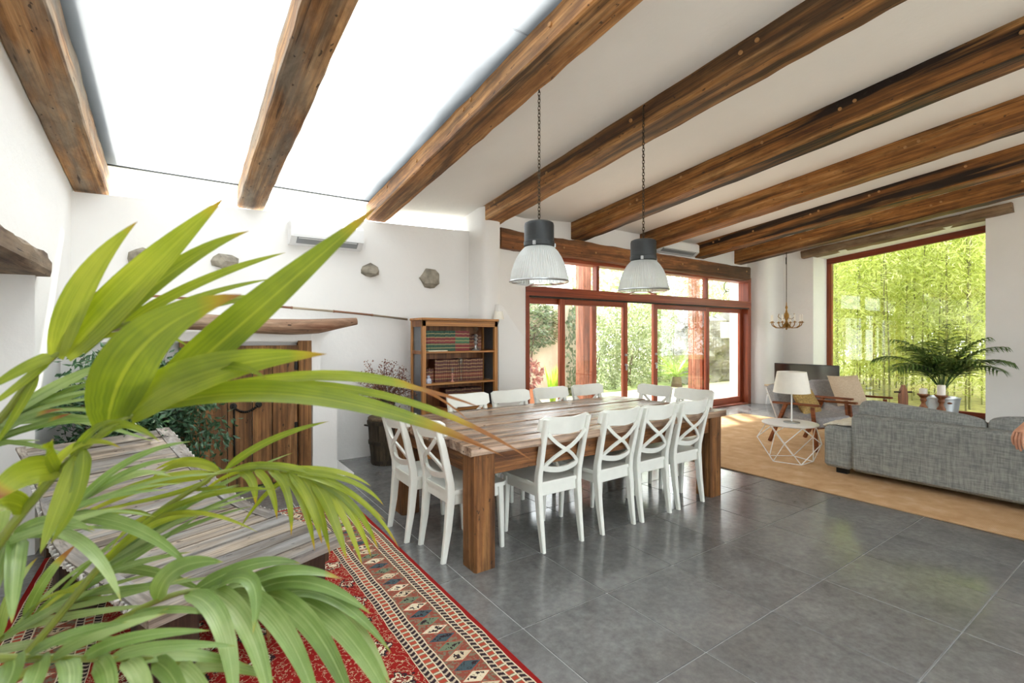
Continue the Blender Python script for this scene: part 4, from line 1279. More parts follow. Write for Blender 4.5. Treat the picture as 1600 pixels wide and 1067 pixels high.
wf = thing('wooden_figure', 'flat carved wooden figure with a cross rod standing behind the sofa', 'ornament', (7.62, 2.27, .422), R_(55))
MB().prism([(-.045, .0), (.045, .0), (.05, .26), (.035, .34), (.018, .37), (.012, .40), (-.012, .40), (-.018, .37), (-.035, .34), (-.05, .26)], -.02, .02, 0).build('paddle', M['turned'], wf)
MB().tube([(0, -.11, .31), (0, .11, .31)], .011, 8).build('cross_rod', M['barrel'], wf, smooth=True)
MB().box((0, 0, .012), (.1, .16, .024), .006).build('base', M['turned'], wf)

# ---- TV on a console in the corner
tc_ = thing('tv_console', 'pale low television console in the corner beside the doors', 'console', (10.5, 4.75, 0))
MB().box((0, 0, .40), (.42, 1.5, .035), .006).build('top', plain('pale_oak', '#cbb592', .5), tc_)
for x in (-.17, .17):
    for y in (-.68, .68): MB().bar((x, y * 1.02, 0), (x * .9, y * .94, .385), .035, .035, (0, 1, 0), .005).build('leg', M['white'], tc_)
MB().box((0, 0, .22), (.36, 1.36, .02), .004).build('shelf', plain('pale_oak_shelf', '#c3ac88', .5), tc_)
tv = thing('television', 'black flat television in the corner between the doors and the picture window', 'television', (10.28, 4.64, .4175))
MB().box((0, 0, .265), (.045, 1.2, .40), .008).build('cabinet', M['black'], tv)
MB().box((-.0235, 0, .27), (.003, 1.17, .365), .001).build('screen', M['screen'], tv)
MB().b2(-.09, .09, -.25, .25, 0, .012, .004).build('foot', M['black'], tv)
MB().b2(-.02, .02, -.04, .04, .01, .08).build('neck', M['black'], tv)

# ---- chandelier
cd = thing('chandelier', 'small brass chandelier with candle bulbs hanging by the corner', 'chandelier', (9.8, 4.77, 1.60))
MB().lathe([(.001, -.04), (.012, -.03), (.02, -.015), (.01, 0), (.05, .03), (.06, .06), (.03, .1), (.018, .14), (.035, .2), (.045, .25), (.02, .31), (.012, .36), (.024, .4), (.01, .44), (.008, .5)], 20, cap=False).build('body', M['brass'], cd, smooth=True)
MB().tube([(0, 0, .5), (0, 0, 1.482)], .007, 6).build('cord', M['chain'], cd)
MB().tube([(-.02, 0, 1.24), (-.024, 0, 1.36), (0, 0, 1.39)], .006, 6).build('hook', M['iron'], cd)
for k in range(8):
    a = 2 * math.pi * k / 8 + .2; c, s = math.cos(a), math.sin(a)
    pts = [(r * c, r * s, z) for r, z in ((.03, .06), (.10, .0), (.19, .005), (.255, .05), (.27, .10))]
    ar = MB().tube(pts, .0085, 7).build('arm', M['brass'], cd, smooth=True)
    MB().lathe([(.001, .1), (.03, .1), (.034, .112), (.014, .116), (.012, .13)], 12, (.27 * c, .27 * s, 0), cap=False).build('drip_pan', M['brass'], ar, smooth=True)
    MB().lathe([(.012, .115), (.012, .20), (.01, .21), (.013, .235), (.001, .265)], 10, (.27 * c, .27 * s, 0)).build('candle_bulb', M['candle'], ar, smooth=True)
    if k % 2 == 0:
        MB().tube([(.02 * c, .02 * s, .2), (.09 * c, .09 * s, .17), (.15 * c, .15 * s, .22), (.13 * c, .13 * s, .28)], .006, 6).build('scroll', M['brass'], cd, smooth=True)

# ---- person seated at the right edge: only the hanging hand and a knee come into view
stl = thing('stool', 'round wooden stool under the seated person at the right edge', 'stool', (5.128, .400, .012))
MB().lathe([(.001, .47), (.17, .47), (.18, .485), (.18, .505), (.165, .515), (.001, .515)], 28, cap=False).build('seat', M['teak'], stl, smooth=True)
for k in range(4):
    a = math.pi / 4 + k * math.pi / 2
    MB().tube([(.17 * math.cos(a), .17 * math.sin(a), 0), (.11 * math.cos(a), .11 * math.sin(a), .475)], .016, 8).build('leg', M['teak'], stl, smooth=True)
def skin_mesh(name, joints, edges, mat, parent, root=0, sub=2):
    me = bpy.data.meshes.new(name)
    me.from_pydata([j[0] for j in joints], edges, [])
    o = place(name, me, parent)
    sk = o.modifiers.new('skin', 'SKIN'); sk.use_smooth_shade = True
    ly = me.skin_vertices[0].data if me.skin_vertices else None
    if ly is None:
        bm = bmesh.new(); bm.from_mesh(me); bm.verts.layers.skin.verify(); bm.to_mesh(me); bm.free(); ly = me.skin_vertices[0].data
    for i, j in enumerate(joints):
        r = j[1]; ly[i].radius = r if isinstance(r, tuple) else (r, r)
        ly[i].use_root = (i == root)
    ss = o.modifiers.new('sub', 'SUBSURF'); ss.levels = sub; ss.render_levels = sub
    me.materials.append(mat)
    return o
# local frame: person faces +x, left hand side is +y; origin on the floor under the pelvis
pe = thing('person', 'seated person in black clothes at the right edge, only a dangling hand and knee visible', 'person', (5.128, .400, .012), math.atan2(.57, -.82))
J = []; Ed = []
def zl(p):
    p = V(p); p.z -= .10 * min(1.0, p.z / .45); return p
def jn(p, r, par=None):
    J.append((zl(p), r))
    if par is not None: Ed.append((par, len(J) - 1))
    return len(J) - 1
pel = jn((0, 0, .70), (.15, .12))
wai = jn((.0, 0, .86), (.13, .10), pel)
che = jn((.02, 0, 1.06), (.155, .115), wai)
nk0 = jn((.03, 0, 1.22), (.085, .07), che)
nk = jn((.05, 0, 1.31), .052, nk0)
hd_ = jn((.075, 0, 1.38), (.07, .08), nk)
hd2 = jn((.08, 0, 1.46), (.078, .092), hd_)
hd3 = jn((.07, 0, 1.54), (.06, .07), hd2)
def leg(hip, knee, ankle, toe):
    h = jn(hip, .088, pel); k1 = jn(V(hip).lerp(V(knee), .5), .076, h); k = jn(knee, .056, k1)
    c = jn(V(knee).lerp(V(ankle), .35), .054, k); a = jn(ankle, .034, c)
    f = jn(V(ankle).lerp(V(toe), .5) - V((0, 0, .02)), .034, a); jn(toe, .026, f)
leg((.06, .09, .69), (.45, .10, .685), (.36, .09, .10), (.53, .10, .04))
leg((.06, -.09, .70), (.505, .0, .80), (.50, .16, .44), (.62, .22, .37))
def arm(s, elbow, wrist, hand, fdir, down, fingers=True):
    sh = jn((.02, s * .17, 1.19), .056, nk0)
    e0 = jn(V((.02, s * .17, 1.19)).lerp(V(elbow), .5), .046, sh)
    e = jn(elbow, .038, e0)
    f = jn(V(elbow).lerp(V(wrist), .45), .036, e); w = jn(wrist, (.026, .022), f)
    p1 = jn(V(wrist).lerp(V(hand), .5), (.034, .017), w)
    p2 = jn(hand, (.036, .014), p1)
    return w, p1, p2
# arm whose hand hangs over the crossed knee (the other hand lies in the lap)
H0 = V((.505, -.035, .955)); H1 = V((.565, -.03, .90))
w, p1, p2 = arm(-1, (.24, -.26, .93), tuple(H0), tuple(H1), None, None)
side = V((0, 1, 0))
for k, (off, L) in enumerate(((.031, .088), (.011, .102), (-.010, .096), (-.030, .074))):
    b = jn(H1 + side * off + V((.012, 0, -.012)), .0100, p2)
    m1 = jn(H1 + side * (off * 1.1) + V((.026, 0, -.02 - L * .42)), .0094, b)
    m2 = jn(H1 + side * (off * 1.12) + V((.024, 0, -.022 - L * .80)), .0086, m1)
    jn(H1 + side * (off * 1.1) + V((.014, 0, -.025 - L * 1.12)), .0070, m2)
t1 = jn(H0.lerp(H1, .45) + side * .034 + V((0, 0, -.012)), .0115, p1)
t2 = jn(H0.lerp(H1, .8) + side * .052 + V((0, 0, -.035)), .0100, t1)
jn(H0.lerp(H1, 1.0) + side * .054 + V((.0, 0, -.065)), .0080, t2)
w, p1, p2 = arm(1, (.12, .27, .92), (.33, .14, .80), (.40, .08, .795), None, None)
for k in range(4):
    b = jn(V((.42, .05 + k * .017, .80)), .0095, p2); m1 = jn(V((.455, .04 + k * .018, .795)), .009, b); jn(V((.475, .035 + k * .018, .775)), .0075, m1)
jn(V((.38, .12, .775)), .0095, p1)
skin_mesh('body', J, Ed, M['skin'], pe)
def cloth(name, pts, eds, mat): return skin_mesh(name, [(zl(p), r) for p, r in pts], eds, mat, pe)
cloth('trousers', [((0, 0, .72), (.17, .14)), ((.06, .09, .70), .104), ((.26, .095, .69), .094), ((.45, .10, .685), .075), ((.42, .095, .48), .068), ((.37, .09, .16), .058),
                   ((.06, -.09, .71), .104), ((.27, -.045, .755), .092), ((.505, .0, .80), .082), ((.49, .06, .67), .068), ((.50, .14, .48), .056), ((0, 0, .85), (.15, .12))],
      [(0, 1), (1, 2), (2, 3), (3, 4), (4, 5), (0, 6), (6, 7), (7, 8), (8, 9), (9, 10), (0, 11)], M['cloth_black'])
cloth('shirt', [((0, 0, .82), (.16, .13)), ((.02, 0, 1.06), (.175, .135)), ((.03, 0, 1.21), (.10, .085)), ((.02, -.17, 1.19), .072), ((.13, -.215, 1.06), .06), ((.24, -.26, .93), .052), ((.38, -.14, .94), .042),
                ((.02, .17, 1.19), .072), ((.07, .22, 1.05), .06), ((.12, .27, .92), .052), ((.26, .19, .84), .042)],
      [(0, 1), (1, 2), (2, 3), (3, 4), (4, 5), (5, 6), (2, 7), (7, 8), (8, 9), (9, 10)], M['cloth_black'])
MB().ball((.055, 0, 1.41), .1, 14, 9, (.98, .86, .95)).build('hair', plain('dark_hair', '#2a1e17', .6), pe, smooth=True)
for s in (-1, 1):
    MB().ball((.152, s * .032, 1.375), .011, 8, 6).build('eye', M['white'], pe, smooth=True)
    MB().ball((.06, s * .088, 1.36), .024, 8, 6, (.7, .4, 1.2)).build('ear', M['skin'], pe, smooth=True)
    MB().ball((.50 if s > 0 else .60, .10 if s > 0 else .20, .045 if s > 0 else .30), .06, 10, 7, (1.5, .75, .7)).build('shoe', M['black'], pe, smooth=True)
MB().ball((.165, 0, 1.345), .014, 8, 6, (1.1, .8, 1.5)).build('nose', M['skin'], pe, smooth=True)
MB().ball((.15, 0, 1.305), .02, 8, 6, (.4, 1.0, .3)).build('mouth', plain('lips', '#a4605a', .5), pe, smooth=True)
MB().lathe([(.031, -.006), (.033, 0), (.031, .006)], 16, cap=False, M=Matrix.Rotation(R_(90), 3, 'Y')).build('bracelet', M['brass'], pe, (.48, -.045, .853), (0, R_(25), 0), smooth=True)

# ================================================================== PLANTS
def blade(mb, b, c, t, w, face, seg=12, fold=.18, br=0.0, uvs=None, strap=False, curl=0.0):
    """one leaflet: bezier b-c-t, width w, facing 'face' (point), keel folded"""
    b, c, t, face = V(b), V(c), V(t), V(face)
    o = len(mb.v)
    for i in range(seg + 1):
        u = i / seg
        p = b * (1 - u) ** 2 + c * 2 * u * (1 - u) + t * u * u
        tg = ((c - b) * (1 - u) + (t - c) * u).normalized()
        nf = (face - p).normalized()
        sd = tg.cross(nf)
        if sd.length < 1e-4: sd = tg.cross(V((0, 0, 1)))
        sd.normalize(); nn = sd.cross(tg)
        if curl:
            sd = (sd * math.cos(curl * u) + nn * math.sin(curl * u)).normalized(); nn = sd.cross(tg)
        if strap: k = min(1.0, .25 + u / .16) * (1 - u ** 3.2) ** .9
        else: k = (math.sin(math.pi * min(1, u * .93 + .07) ** .72) ** .9) if u < 1 else 0
        h = w / 2 * max(k, .03 if u < 1 else 0.0)
        mb.v += [tuple(p - sd * h + nn * h * fold), tuple(p - nn * h * fold * .6), tuple(p + sd * h + nn * h * fold)]
        uu = u / max(.05, 1 - br) if br > 0 else u * .97
        if uvs is not None: uvs += [(uu, 0), (uu, .5), (uu, 1)]
    for i in range(seg):
        a = o + i * 3
        mb.f += [(a, a + 1, a + 4, a + 3), (a + 1, a + 2, a + 5, a + 4)]

def palm_mat(name, lo, mid, hi, trans):
    t = NT(name)
    uv = t.new('TexCoord').outputs['UV']
    sp = t.new('SeparateXYZ', ins={0: uv}); u, v = sp.outputs[0], sp.outputs[1]
    rnd = t.new('ObjectInfo').outputs['Random']
    n = t.noise(t.coords((9, 9, 9)), 1, 3)
    st = t.noise(t.new('CombineXYZ', ins={0: t.math('MULTIPLY', u, 1.5), 1: t.math('MULTIPLY', v, 22.0), 2: t.math('MULTIPLY', rnd, 50.0)}).outputs[0], 1, 2)
    c = t.ramp(t.math('ADD', t.math('MULTIPLY', n, .45), t.math('ADD', t.math('MULTIPLY', st, .35), t.math('MULTIPLY', rnd, .2))), [(.3, lo), (.5, mid), (.68, hi)])
    rib = t.math('LESS_THAN', t.math('ABSOLUTE', t.math('SUBTRACT', v, .5)), .035)
    c = t.mix(t.math('MULTIPLY', rib, .5), c, hi)
    un = t.math('ADD', u, t.math('MULTIPLY', t.math('SUBTRACT', n, .5), .12))
    yl = t.ramp(un, [(.9, (0, 0, 0)), (1.0, (1, 1, 1))])
    c = t.mix(t.math('MULTIPLY', yl, .85), c, '#a8921e')
    bw = t.new('MapRange', ins={0: un, 1: .97, 2: 1.1, 3: 0.0, 4: 1.0}).outputs[0]
    c = t.mix(t.math('MULTIPLY', bw, .9), c, '#8a5230')
    h = st
    bp = t.new('Bump', ins={'Height': h, 'Strength': .25, 'Distance': .002}).outputs[0]
    d = t.new('BsdfPrincipled', ins={'Base Color': c, 'Roughness': .38, 'Specular IOR Level': .6, 'Normal': bp})
    tr = t.new('BsdfTranslucent', ins={'Color': t.mix(1.0, c, (1.35, 1.25, .45), 'MULTIPLY')})
    ms = t.new('MixShader', ins={0: trans, 1: d.outputs[0], 2: tr.outputs[0]})
    t.link(ms.outputs[0], t.out.inputs[0]); return t.m
M['palm'] = palm_mat('backlit_palm_leaf', '#5b701a', '#7f9122', '#a3ad3c', .45)  # yellow of the backlit upper fronds is put into the leaf colour
M['palm_sheen'] = palm_mat('sheen_palm_leaf', '#516b2a', '#74914a', '#a3b67c', .24)  # pale sky sheen on the lower fronds is put into the leaf colour
M['petiole'] = plain('palm_petiole', '#6f7a2c', .45, var=.12)

PALM_R = {
 'A': [(-0.3, 1.155, 1.229), (-0.226, 1.08, 1.32), (-0.154, 1.018, 1.419), (-0.062, 0.99, 1.47), (0.015, 0.986, 1.491)],
 'B': [(-0.254, 0.977, 1.072), (-0.189, 0.933, 1.183), (-0.152, 0.907, 1.238), (-0.122, 0.898, 1.276), (-0.074, 0.877, 1.324), (-0.036, 0.876, 1.343), (0.02, 0.885, 1.365)],
 'C': [(-0.29, 1.172, 0.823), (-0.196, 1.156, 0.924), (-0.108, 1.132, 1.043), (-0.034, 1.117, 1.117), (0.036, 1.105, 1.163), (0.077, 1.101, 1.185), (0.175, 1.07, 1.178), (0.265, 1.032, 1.133)],
 'D': [(-0.231, 0.888, 1.056), (-0.182, 0.867, 1.046), (-0.099, 0.834, 1.032), (-0.011, 0.809, 1.01), (0.033, 0.803, 0.978)],
 'E': [(-0.247, 0.997, 0.926), (-0.163, 0.963, 0.975), (-0.119, 0.957, 0.994), (-0.025, 0.941, 1.036), (0.048, 0.939, 1.033), (0.163, 0.933, 0.989)],
 'G': [(-0.385, 1.359, 1.124), (-0.326, 1.319, 1.218), (-0.287, 1.292, 1.275), (-0.234, 1.28, 1.31)],
 'H': [(-0.292, 1.101, 1.055), (-0.236, 1.062, 1.123), (-0.185, 1.051, 1.144), (-0.143, 1.071, 1.16), (-0.114, 1.099, 1.19)],
 'K': [(-0.346, 1.332, 0.792), (-0.268, 1.279, 0.887), (-0.184, 1.245, 0.947), (-0.108, 1.229, 1.006), (-0.048, 1.224, 1.043)],
}
PALM_L = [
 ('A', (-0.152, 1.016, 1.417), (-0.118, 0.932, 1.537), (-0.044, 0.857, 1.61), 0.0424, 0.04),
 ('A', (-0.142, 1.01, 1.419), (-0.047, 0.907, 1.539), (0.06, 0.834, 1.655), 0.0511, 0.10),
 ('A', (-0.119, 0.999, 1.426), (-0.0, 0.911, 1.578), (0.097, 0.881, 1.618), 0.0335, 0.06),
 ('A', (-0.071, 0.991, 1.465), (0.022, 0.957, 1.547), (0.16, 0.935, 1.597), 0.0179, 0.00),
 ('A', (-0.047, 0.993, 1.475), (0.04, 0.969, 1.528), (0.146, 0.993, 1.555), 0.0108, 0.00),
 ('A', (-0.022, 0.987, 1.482), (0.049, 0.975, 1.518), (0.138, 0.998, 1.524), 0.0109, 0.10),
 ('A', (0.004, 0.981, 1.489), (0.069, 0.985, 1.502), (0.156, 1.022, 1.538), 0.0089, 0.10),
 ('A', (-0.154, 1.017, 1.419), (-0.183, 1.001, 1.407), (-0.227, 1.008, 1.369), 0.0189, 0.00),
 ('A', (-0.158, 1.021, 1.415), (-0.187, 1.004, 1.378), (-0.227, 1.008, 1.343), 0.0123, 0.00),
 ('A', (-0.103, 0.995, 1.444), (-0.03, 0.968, 1.475), (0.022, 0.957, 1.428), 0.0082, 0.00),
 ('A', (-0.176, 1.039, 1.39), (-0.196, 1.035, 1.337), (-0.228, 1.057, 1.279), 0.0117, 0.00),
 ('B', (-0.079, 0.881, 1.325), (-0.06, 0.795, 1.466), (0.067, 0.683, 1.501), 0.0685, 0.18),
 ('B', (-0.04, 0.878, 1.343), (0.075, 0.75, 1.471), (0.232, 0.666, 1.631), 0.0573, 0.12),
 ('B', (-0.056, 0.877, 1.336), (0.007, 0.773, 1.42), (0.169, 0.685, 1.425), 0.0522, 0.10),
 ('B', (0.008, 0.882, 1.373), (0.046, 0.77, 1.432), (0.096, 0.687, 1.395), 0.0226, 0.00),  # glare on the frond, shaped as one more leaflet
 ('B', (-0.027, 0.869, 1.347), (0.148, 0.749, 1.417), (0.457, 0.681, 1.245), 0.0368, 0.22),
 ('B', (-0.004, 0.878, 1.355), (0.201, 0.784, 1.429), (0.451, 0.733, 1.319), 0.0140, 0.30),
 ('B', (0.012, 0.879, 1.361), (0.29, 0.772, 1.444), (0.448, 0.784, 1.289), 0.0095, 0.40),
 ('B', (0.02, 0.885, 1.365), (0.281, 0.778, 1.412), (0.558, 0.733, 1.211), 0.0210, 0.30),
 ('B', (-0.112, 0.892, 1.286), (-0.124, 0.839, 1.233), (-0.138, 0.825, 1.181), 0.0261, 0.00),
 ('B', (-0.105, 0.887, 1.295), (-0.097, 0.845, 1.243), (-0.132, 0.845, 1.184), 0.0253, 0.00),
 ('B', (-0.133, 0.9, 1.261), (-0.14, 0.826, 1.319), (-0.12, 0.788, 1.325), 0.0237, 0.15),
 ('B', (-0.13, 0.898, 1.266), (-0.159, 0.839, 1.296), (-0.192, 0.837, 1.24), 0.0363, 0.30),
 ('B', (-0.168, 0.918, 1.215), (-0.182, 0.855, 1.264), (-0.198, 0.841, 1.217), 0.0316, 0.00),
 ('B', (-0.12, 0.897, 1.279), (-0.089, 0.864, 1.35), (-0.043, 0.832, 1.328), 0.0104, 0.00),
 ('B', (-0.091, 0.883, 1.305), (-0.063, 0.87, 1.347), (-0.019, 0.864, 1.297), 0.0116, 0.00),
 ('B', (-0.154, 0.908, 1.237), (-0.118, 0.883, 1.332), (-0.063, 0.87, 1.293), 0.0122, 0.05),
 ('C', (0.079, 1.1, 1.188), (0.139, 1.059, 1.255), (0.259, 1.037, 1.274), 0.0150, 0.02),
 ('C', (0.072, 1.105, 1.183), (0.015, 1.144, 1.224), (-0.041, 1.183, 1.17), 0.0150, 0.00),
 ('C', (0.067, 1.108, 1.178), (-0.025, 1.135, 1.204), (-0.151, 1.198, 1.124), 0.0145, 0.00),
 ('C', (0.061, 1.106, 1.176), (-0.045, 1.149, 1.183), (-0.19, 1.225, 1.088), 0.0133, 0.00),
 ('C', (0.056, 1.104, 1.173), (0.025, 1.113, 1.149), (-0.132, 1.185, 1.124), 0.0110, 0.00),
 ('C', (0.072, 1.105, 1.183), (0.026, 1.149, 1.228), (-0.036, 1.192, 1.184), 0.0126, 0.00),
 ('C', (0.087, 1.094, 1.187), (0.196, 1.055, 1.224), (0.329, 1.048, 1.066), 0.0129, 0.05),
 ('C', (0.093, 1.096, 1.187), (0.228, 1.033, 1.224), (0.377, 1.028, 1.045), 0.0116, 0.05),
 ('C', (0.104, 1.095, 1.183), (0.128, 1.066, 1.178), (0.129, 1.078, 1.117), 0.0187, 0.12),
 ('C', (0.128, 1.078, 1.184), (0.157, 1.046, 1.17), (0.164, 1.053, 1.087), 0.0212, 0.14),
 ('C', (0.152, 1.074, 1.181), (0.188, 1.025, 1.168), (0.187, 1.038, 1.054), 0.0225, 0.12),
 ('C', (0.175, 1.07, 1.176), (0.211, 1.021, 1.146), (0.23, 1.032, 1.015), 0.0227, 0.12),
 ('C', (0.188, 1.061, 1.173), (0.221, 1.014, 1.133), (0.242, 1.024, 1.03), 0.0177, 0.20),
 ('C', (0.208, 1.053, 1.165), (0.236, 1.016, 1.13), (0.258, 1.025, 1.002), 0.0179, 0.15),
 ('C', (0.228, 1.046, 1.156), (0.255, 1.003, 1.117), (0.283, 0.995, 0.997), 0.0332, 0.05),
 ('C', (0.248, 1.038, 1.145), (0.286, 0.993, 1.082), (0.315, 0.998, 0.977), 0.0155, 0.05),
 ('C', (0.236, 1.04, 1.154), (0.303, 1.006, 1.107), (0.337, 1.007, 0.984), 0.0158, 0.05),
 ('C', (0.218, 1.046, 1.163), (0.308, 1.002, 1.127), (0.353, 1.008, 0.995), 0.0158, 0.10),
 ('C', (0.201, 1.052, 1.169), (0.319, 0.995, 1.147), (0.398, 1.001, 0.986), 0.0145, 0.20),
 ('C', (0.18, 1.066, 1.176), (0.308, 1.002, 1.173), (0.369, 1.021, 1.083), 0.0118, 0.05),
 ('C', (0.164, 1.077, 1.178), (0.276, 1.025, 1.19), (0.343, 1.027, 1.128), 0.0118, 0.00),
 ('C', (-0.039, 1.121, 1.112), (0.052, 1.033, 1.183), (0.16, 1.007, 1.159), 0.0116, 0.00),
 ('C', (-0.049, 1.127, 1.102), (0.023, 1.029, 1.166), (0.125, 1.008, 1.086), 0.0090, 0.00),
 ('C', (0.025, 1.113, 1.154), (0.073, 1.043, 1.171), (0.078, 1.04, 1.171), 0.0071, 0.00),
 ('C', (-0.118, 1.139, 1.029), (-0.042, 1.062, 1.142), (0.033, 1.046, 1.124), 0.0134, 0.00),
 ('C', (-0.099, 1.126, 1.054), (-0.023, 1.049, 1.164), (0.068, 1.047, 1.162), 0.0101, 0.00),
 ('E', (-0.025, 0.941, 1.036), (-0.016, 0.886, 1.123), (0.058, 0.835, 1.115), 0.0417, 0.00),
 ('E', (0.048, 0.939, 1.034), (0.116, 0.819, 1.123), (0.091, 0.788, 1.021), 0.0350, 0.00),
 ('E', (0.013, 0.939, 1.036), (0.068, 0.804, 1.076), (0.064, 0.733, 0.94), 0.0424, 0.00),
 ('E', (0.038, 0.933, 1.037), (0.096, 0.797, 1.066), (0.109, 0.727, 0.924), 0.0448, 0.00),
 ('E', (0.074, 0.933, 1.026), (0.138, 0.792, 1.056), (0.169, 0.709, 0.908), 0.0461, 0.00),
 ('E', (0.117, 0.928, 1.011), (0.183, 0.785, 1.04), (0.216, 0.702, 0.892), 0.0473, 0.00),
 ('E', (0.153, 0.934, 0.994), (0.225, 0.78, 1.024), (0.273, 0.687, 0.876), 0.0486, 0.00),
 ('E', (0.163, 0.933, 0.989), (0.238, 0.808, 1.028), (0.277, 0.732, 0.9), 0.0337, 0.00),
 ('E', (0.143, 0.935, 0.996), (0.212, 0.826, 1.06), (0.284, 0.751, 0.941), 0.0316, 0.00),
 ('E', (0.108, 0.934, 1.013), (0.177, 0.85, 1.078), (0.264, 0.79, 0.992), 0.0337, 0.00),
 ('E', (0.084, 0.938, 1.021), (0.143, 0.874, 1.086), (0.231, 0.837, 1.039), 0.0316, 0.12),
 ('E', (0.021, 0.945, 1.034), (0.108, 0.897, 1.095), (0.177, 0.898, 1.057), 0.0295, 0.00),
 ('E', (0.066, 0.939, 1.027), (0.125, 0.886, 1.076), (0.116, 0.819, 0.977), 0.0253, 0.30),
 ('E', (-0.119, 0.957, 0.994), (-0.072, 0.9, 1.035), (-0.008, 0.88, 1.047), 0.0184, 0.00),
 ('E', (-0.061, 0.947, 1.021), (0.004, 0.872, 1.052), (0.043, 0.845, 1.037), 0.0208, 0.00),
 ('D', (-0.144, 0.853, 1.038), (-0.127, 0.78, 1.063), (-0.149, 0.759, 1.02), 0.0330, 0.00),
 ('D', (-0.17, 0.865, 1.043), (-0.151, 0.797, 1.06), (-0.172, 0.775, 1.027), 0.0330, 0.00),
 ('D', (-0.118, 0.841, 1.035), (-0.097, 0.772, 1.053), (-0.105, 0.729, 1.013), 0.0336, 0.00),
 ('D', (-0.086, 0.831, 1.028), (-0.061, 0.759, 1.046), (-0.067, 0.727, 0.997), 0.0341, 0.00),
 ('D', (-0.056, 0.822, 1.021), (-0.029, 0.749, 1.035), (-0.028, 0.712, 0.988), 0.0331, 0.00),
 ('D', (-0.025, 0.813, 1.013), (0.007, 0.737, 1.027), (0.009, 0.698, 0.98), 0.0321, 0.00),
 ('D', (-0.0, 0.808, 1.002), (0.031, 0.744, 1.004), (0.042, 0.7, 0.964), 0.0282, 0.00),
 ('D', (-0.099, 0.834, 1.032), (-0.057, 0.793, 1.074), (0.039, 0.775, 1.05), 0.0228, 0.00),
 ('D', (-0.073, 0.828, 1.024), (-0.024, 0.794, 1.05), (0.07, 0.778, 1.016), 0.0219, 0.00),
 ('D', (-0.046, 0.821, 1.018), (0.003, 0.8, 1.028), (0.087, 0.791, 0.975), 0.0191, 0.00),
 ('D', (-0.131, 0.844, 1.038), (-0.089, 0.803, 1.076), (-0.01, 0.785, 1.085), 0.0209, 0.00),
 ('D', (-0.157, 0.86, 1.041), (-0.114, 0.808, 1.086), (-0.05, 0.788, 1.085), 0.0221, 0.00),
 ('D', (0.018, 0.808, 0.989), (0.055, 0.788, 0.998), (0.121, 0.792, 0.941), 0.0179, 0.00),
 ('G', (-0.307, 1.306, 1.247), (-0.186, 1.198, 1.397), (-0.05, 1.152, 1.407), 0.0116, 0.00),
 ('G', (-0.287, 1.292, 1.275), (-0.176, 1.191, 1.362), (-0.055, 1.156, 1.425), 0.0104, 0.00),
 ('G', (-0.268, 1.279, 1.289), (-0.18, 1.218, 1.349), (-0.071, 1.191, 1.381), 0.0118, 0.00),
 ('G', (-0.258, 1.272, 1.295), (-0.18, 1.218, 1.331), (-0.097, 1.209, 1.359), 0.0118, 0.00),
 ('G', (-0.25, 1.272, 1.3), (-0.171, 1.211, 1.319), (-0.112, 1.22, 1.307), 0.0095, 0.00),
 ('G', (-0.326, 1.319, 1.218), (-0.216, 1.182, 1.321), (-0.161, 1.144, 1.321), 0.0134, 0.30),
 ('G', (-0.307, 1.306, 1.242), (-0.207, 1.176, 1.293), (-0.151, 1.149, 1.313), 0.0145, 0.25),
 ('G', (-0.317, 1.312, 1.23), (-0.2, 1.183, 1.319), (-0.073, 1.144, 1.289), 0.0136, 0.00),
 ('G', (-0.241, 1.272, 1.306), (-0.151, 1.198, 1.304), (-0.036, 1.179, 1.243), 0.0118, 0.00),
 ('H', (-0.236, 1.062, 1.123), (-0.178, 0.974, 1.169), (-0.06, 0.941, 1.191), 0.0147, 0.00),
 ('H', (-0.185, 1.051, 1.144), (-0.124, 0.985, 1.211), (-0.009, 0.978, 1.197), 0.0117, 0.00),
 ('H', (-0.143, 1.071, 1.16), (-0.074, 1.023, 1.265), (0.023, 1.029, 1.263), 0.0126, 0.00),
 ('H', (-0.129, 1.085, 1.174), (-0.067, 1.042, 1.239), (-0.005, 1.073, 1.195), 0.0119, 0.00),
 ('H', (-0.199, 1.049, 1.141), (-0.188, 0.956, 1.132), (-0.178, 0.901, 1.071), 0.0340, 0.00),
 ('H', (-0.214, 1.053, 1.135), (-0.206, 0.969, 1.132), (-0.204, 0.919, 1.083), 0.0304, 0.00),
 ('H', (-0.178, 1.053, 1.146), (-0.095, 0.916, 1.169), (-0.063, 0.87, 1.078), 0.0295, 0.00),
 ('H', (-0.15, 1.063, 1.157), (-0.044, 0.93, 1.182), (0.02, 0.885, 1.094), 0.0292, 0.00),
 ('H', (-0.228, 1.057, 1.128), (-0.202, 0.966, 1.221), (-0.175, 0.923, 1.263), 0.0322, 0.05),
 ('H', (-0.207, 1.054, 1.137), (-0.16, 0.985, 1.198), (-0.098, 0.942, 1.161), 0.0170, 0.00),
 ('K', (-0.268, 1.279, 0.887), (-0.2, 1.183, 0.957), (-0.11, 1.145, 0.998), 0.0181, 0.00),
 ('K', (-0.222, 1.259, 0.923), (-0.119, 1.152, 1.038), (0.025, 1.101, 1.041), 0.0162, 0.00),
 ('K', (-0.184, 1.245, 0.947), (-0.091, 1.132, 1.027), (0.046, 1.123, 1.106), 0.0150, 0.00),
 ('K', (-0.147, 1.238, 0.976), (-0.045, 1.149, 1.056), (-0.0, 1.191, 1.095), 0.0133, 0.00),
 ('K', (-0.249, 1.265, 0.905), (-0.168, 1.137, 0.969), (-0.033, 1.068, 0.974), 0.0221, 0.00),
 ('K', (-0.213, 1.259, 0.928), (-0.132, 1.112, 0.98), (0.024, 1.053, 1.015), 0.0221, 0.00),
 ('K', (-0.287, 1.292, 0.863), (-0.191, 1.128, 0.937), (-0.067, 1.042, 0.942), 0.0237, 0.00),
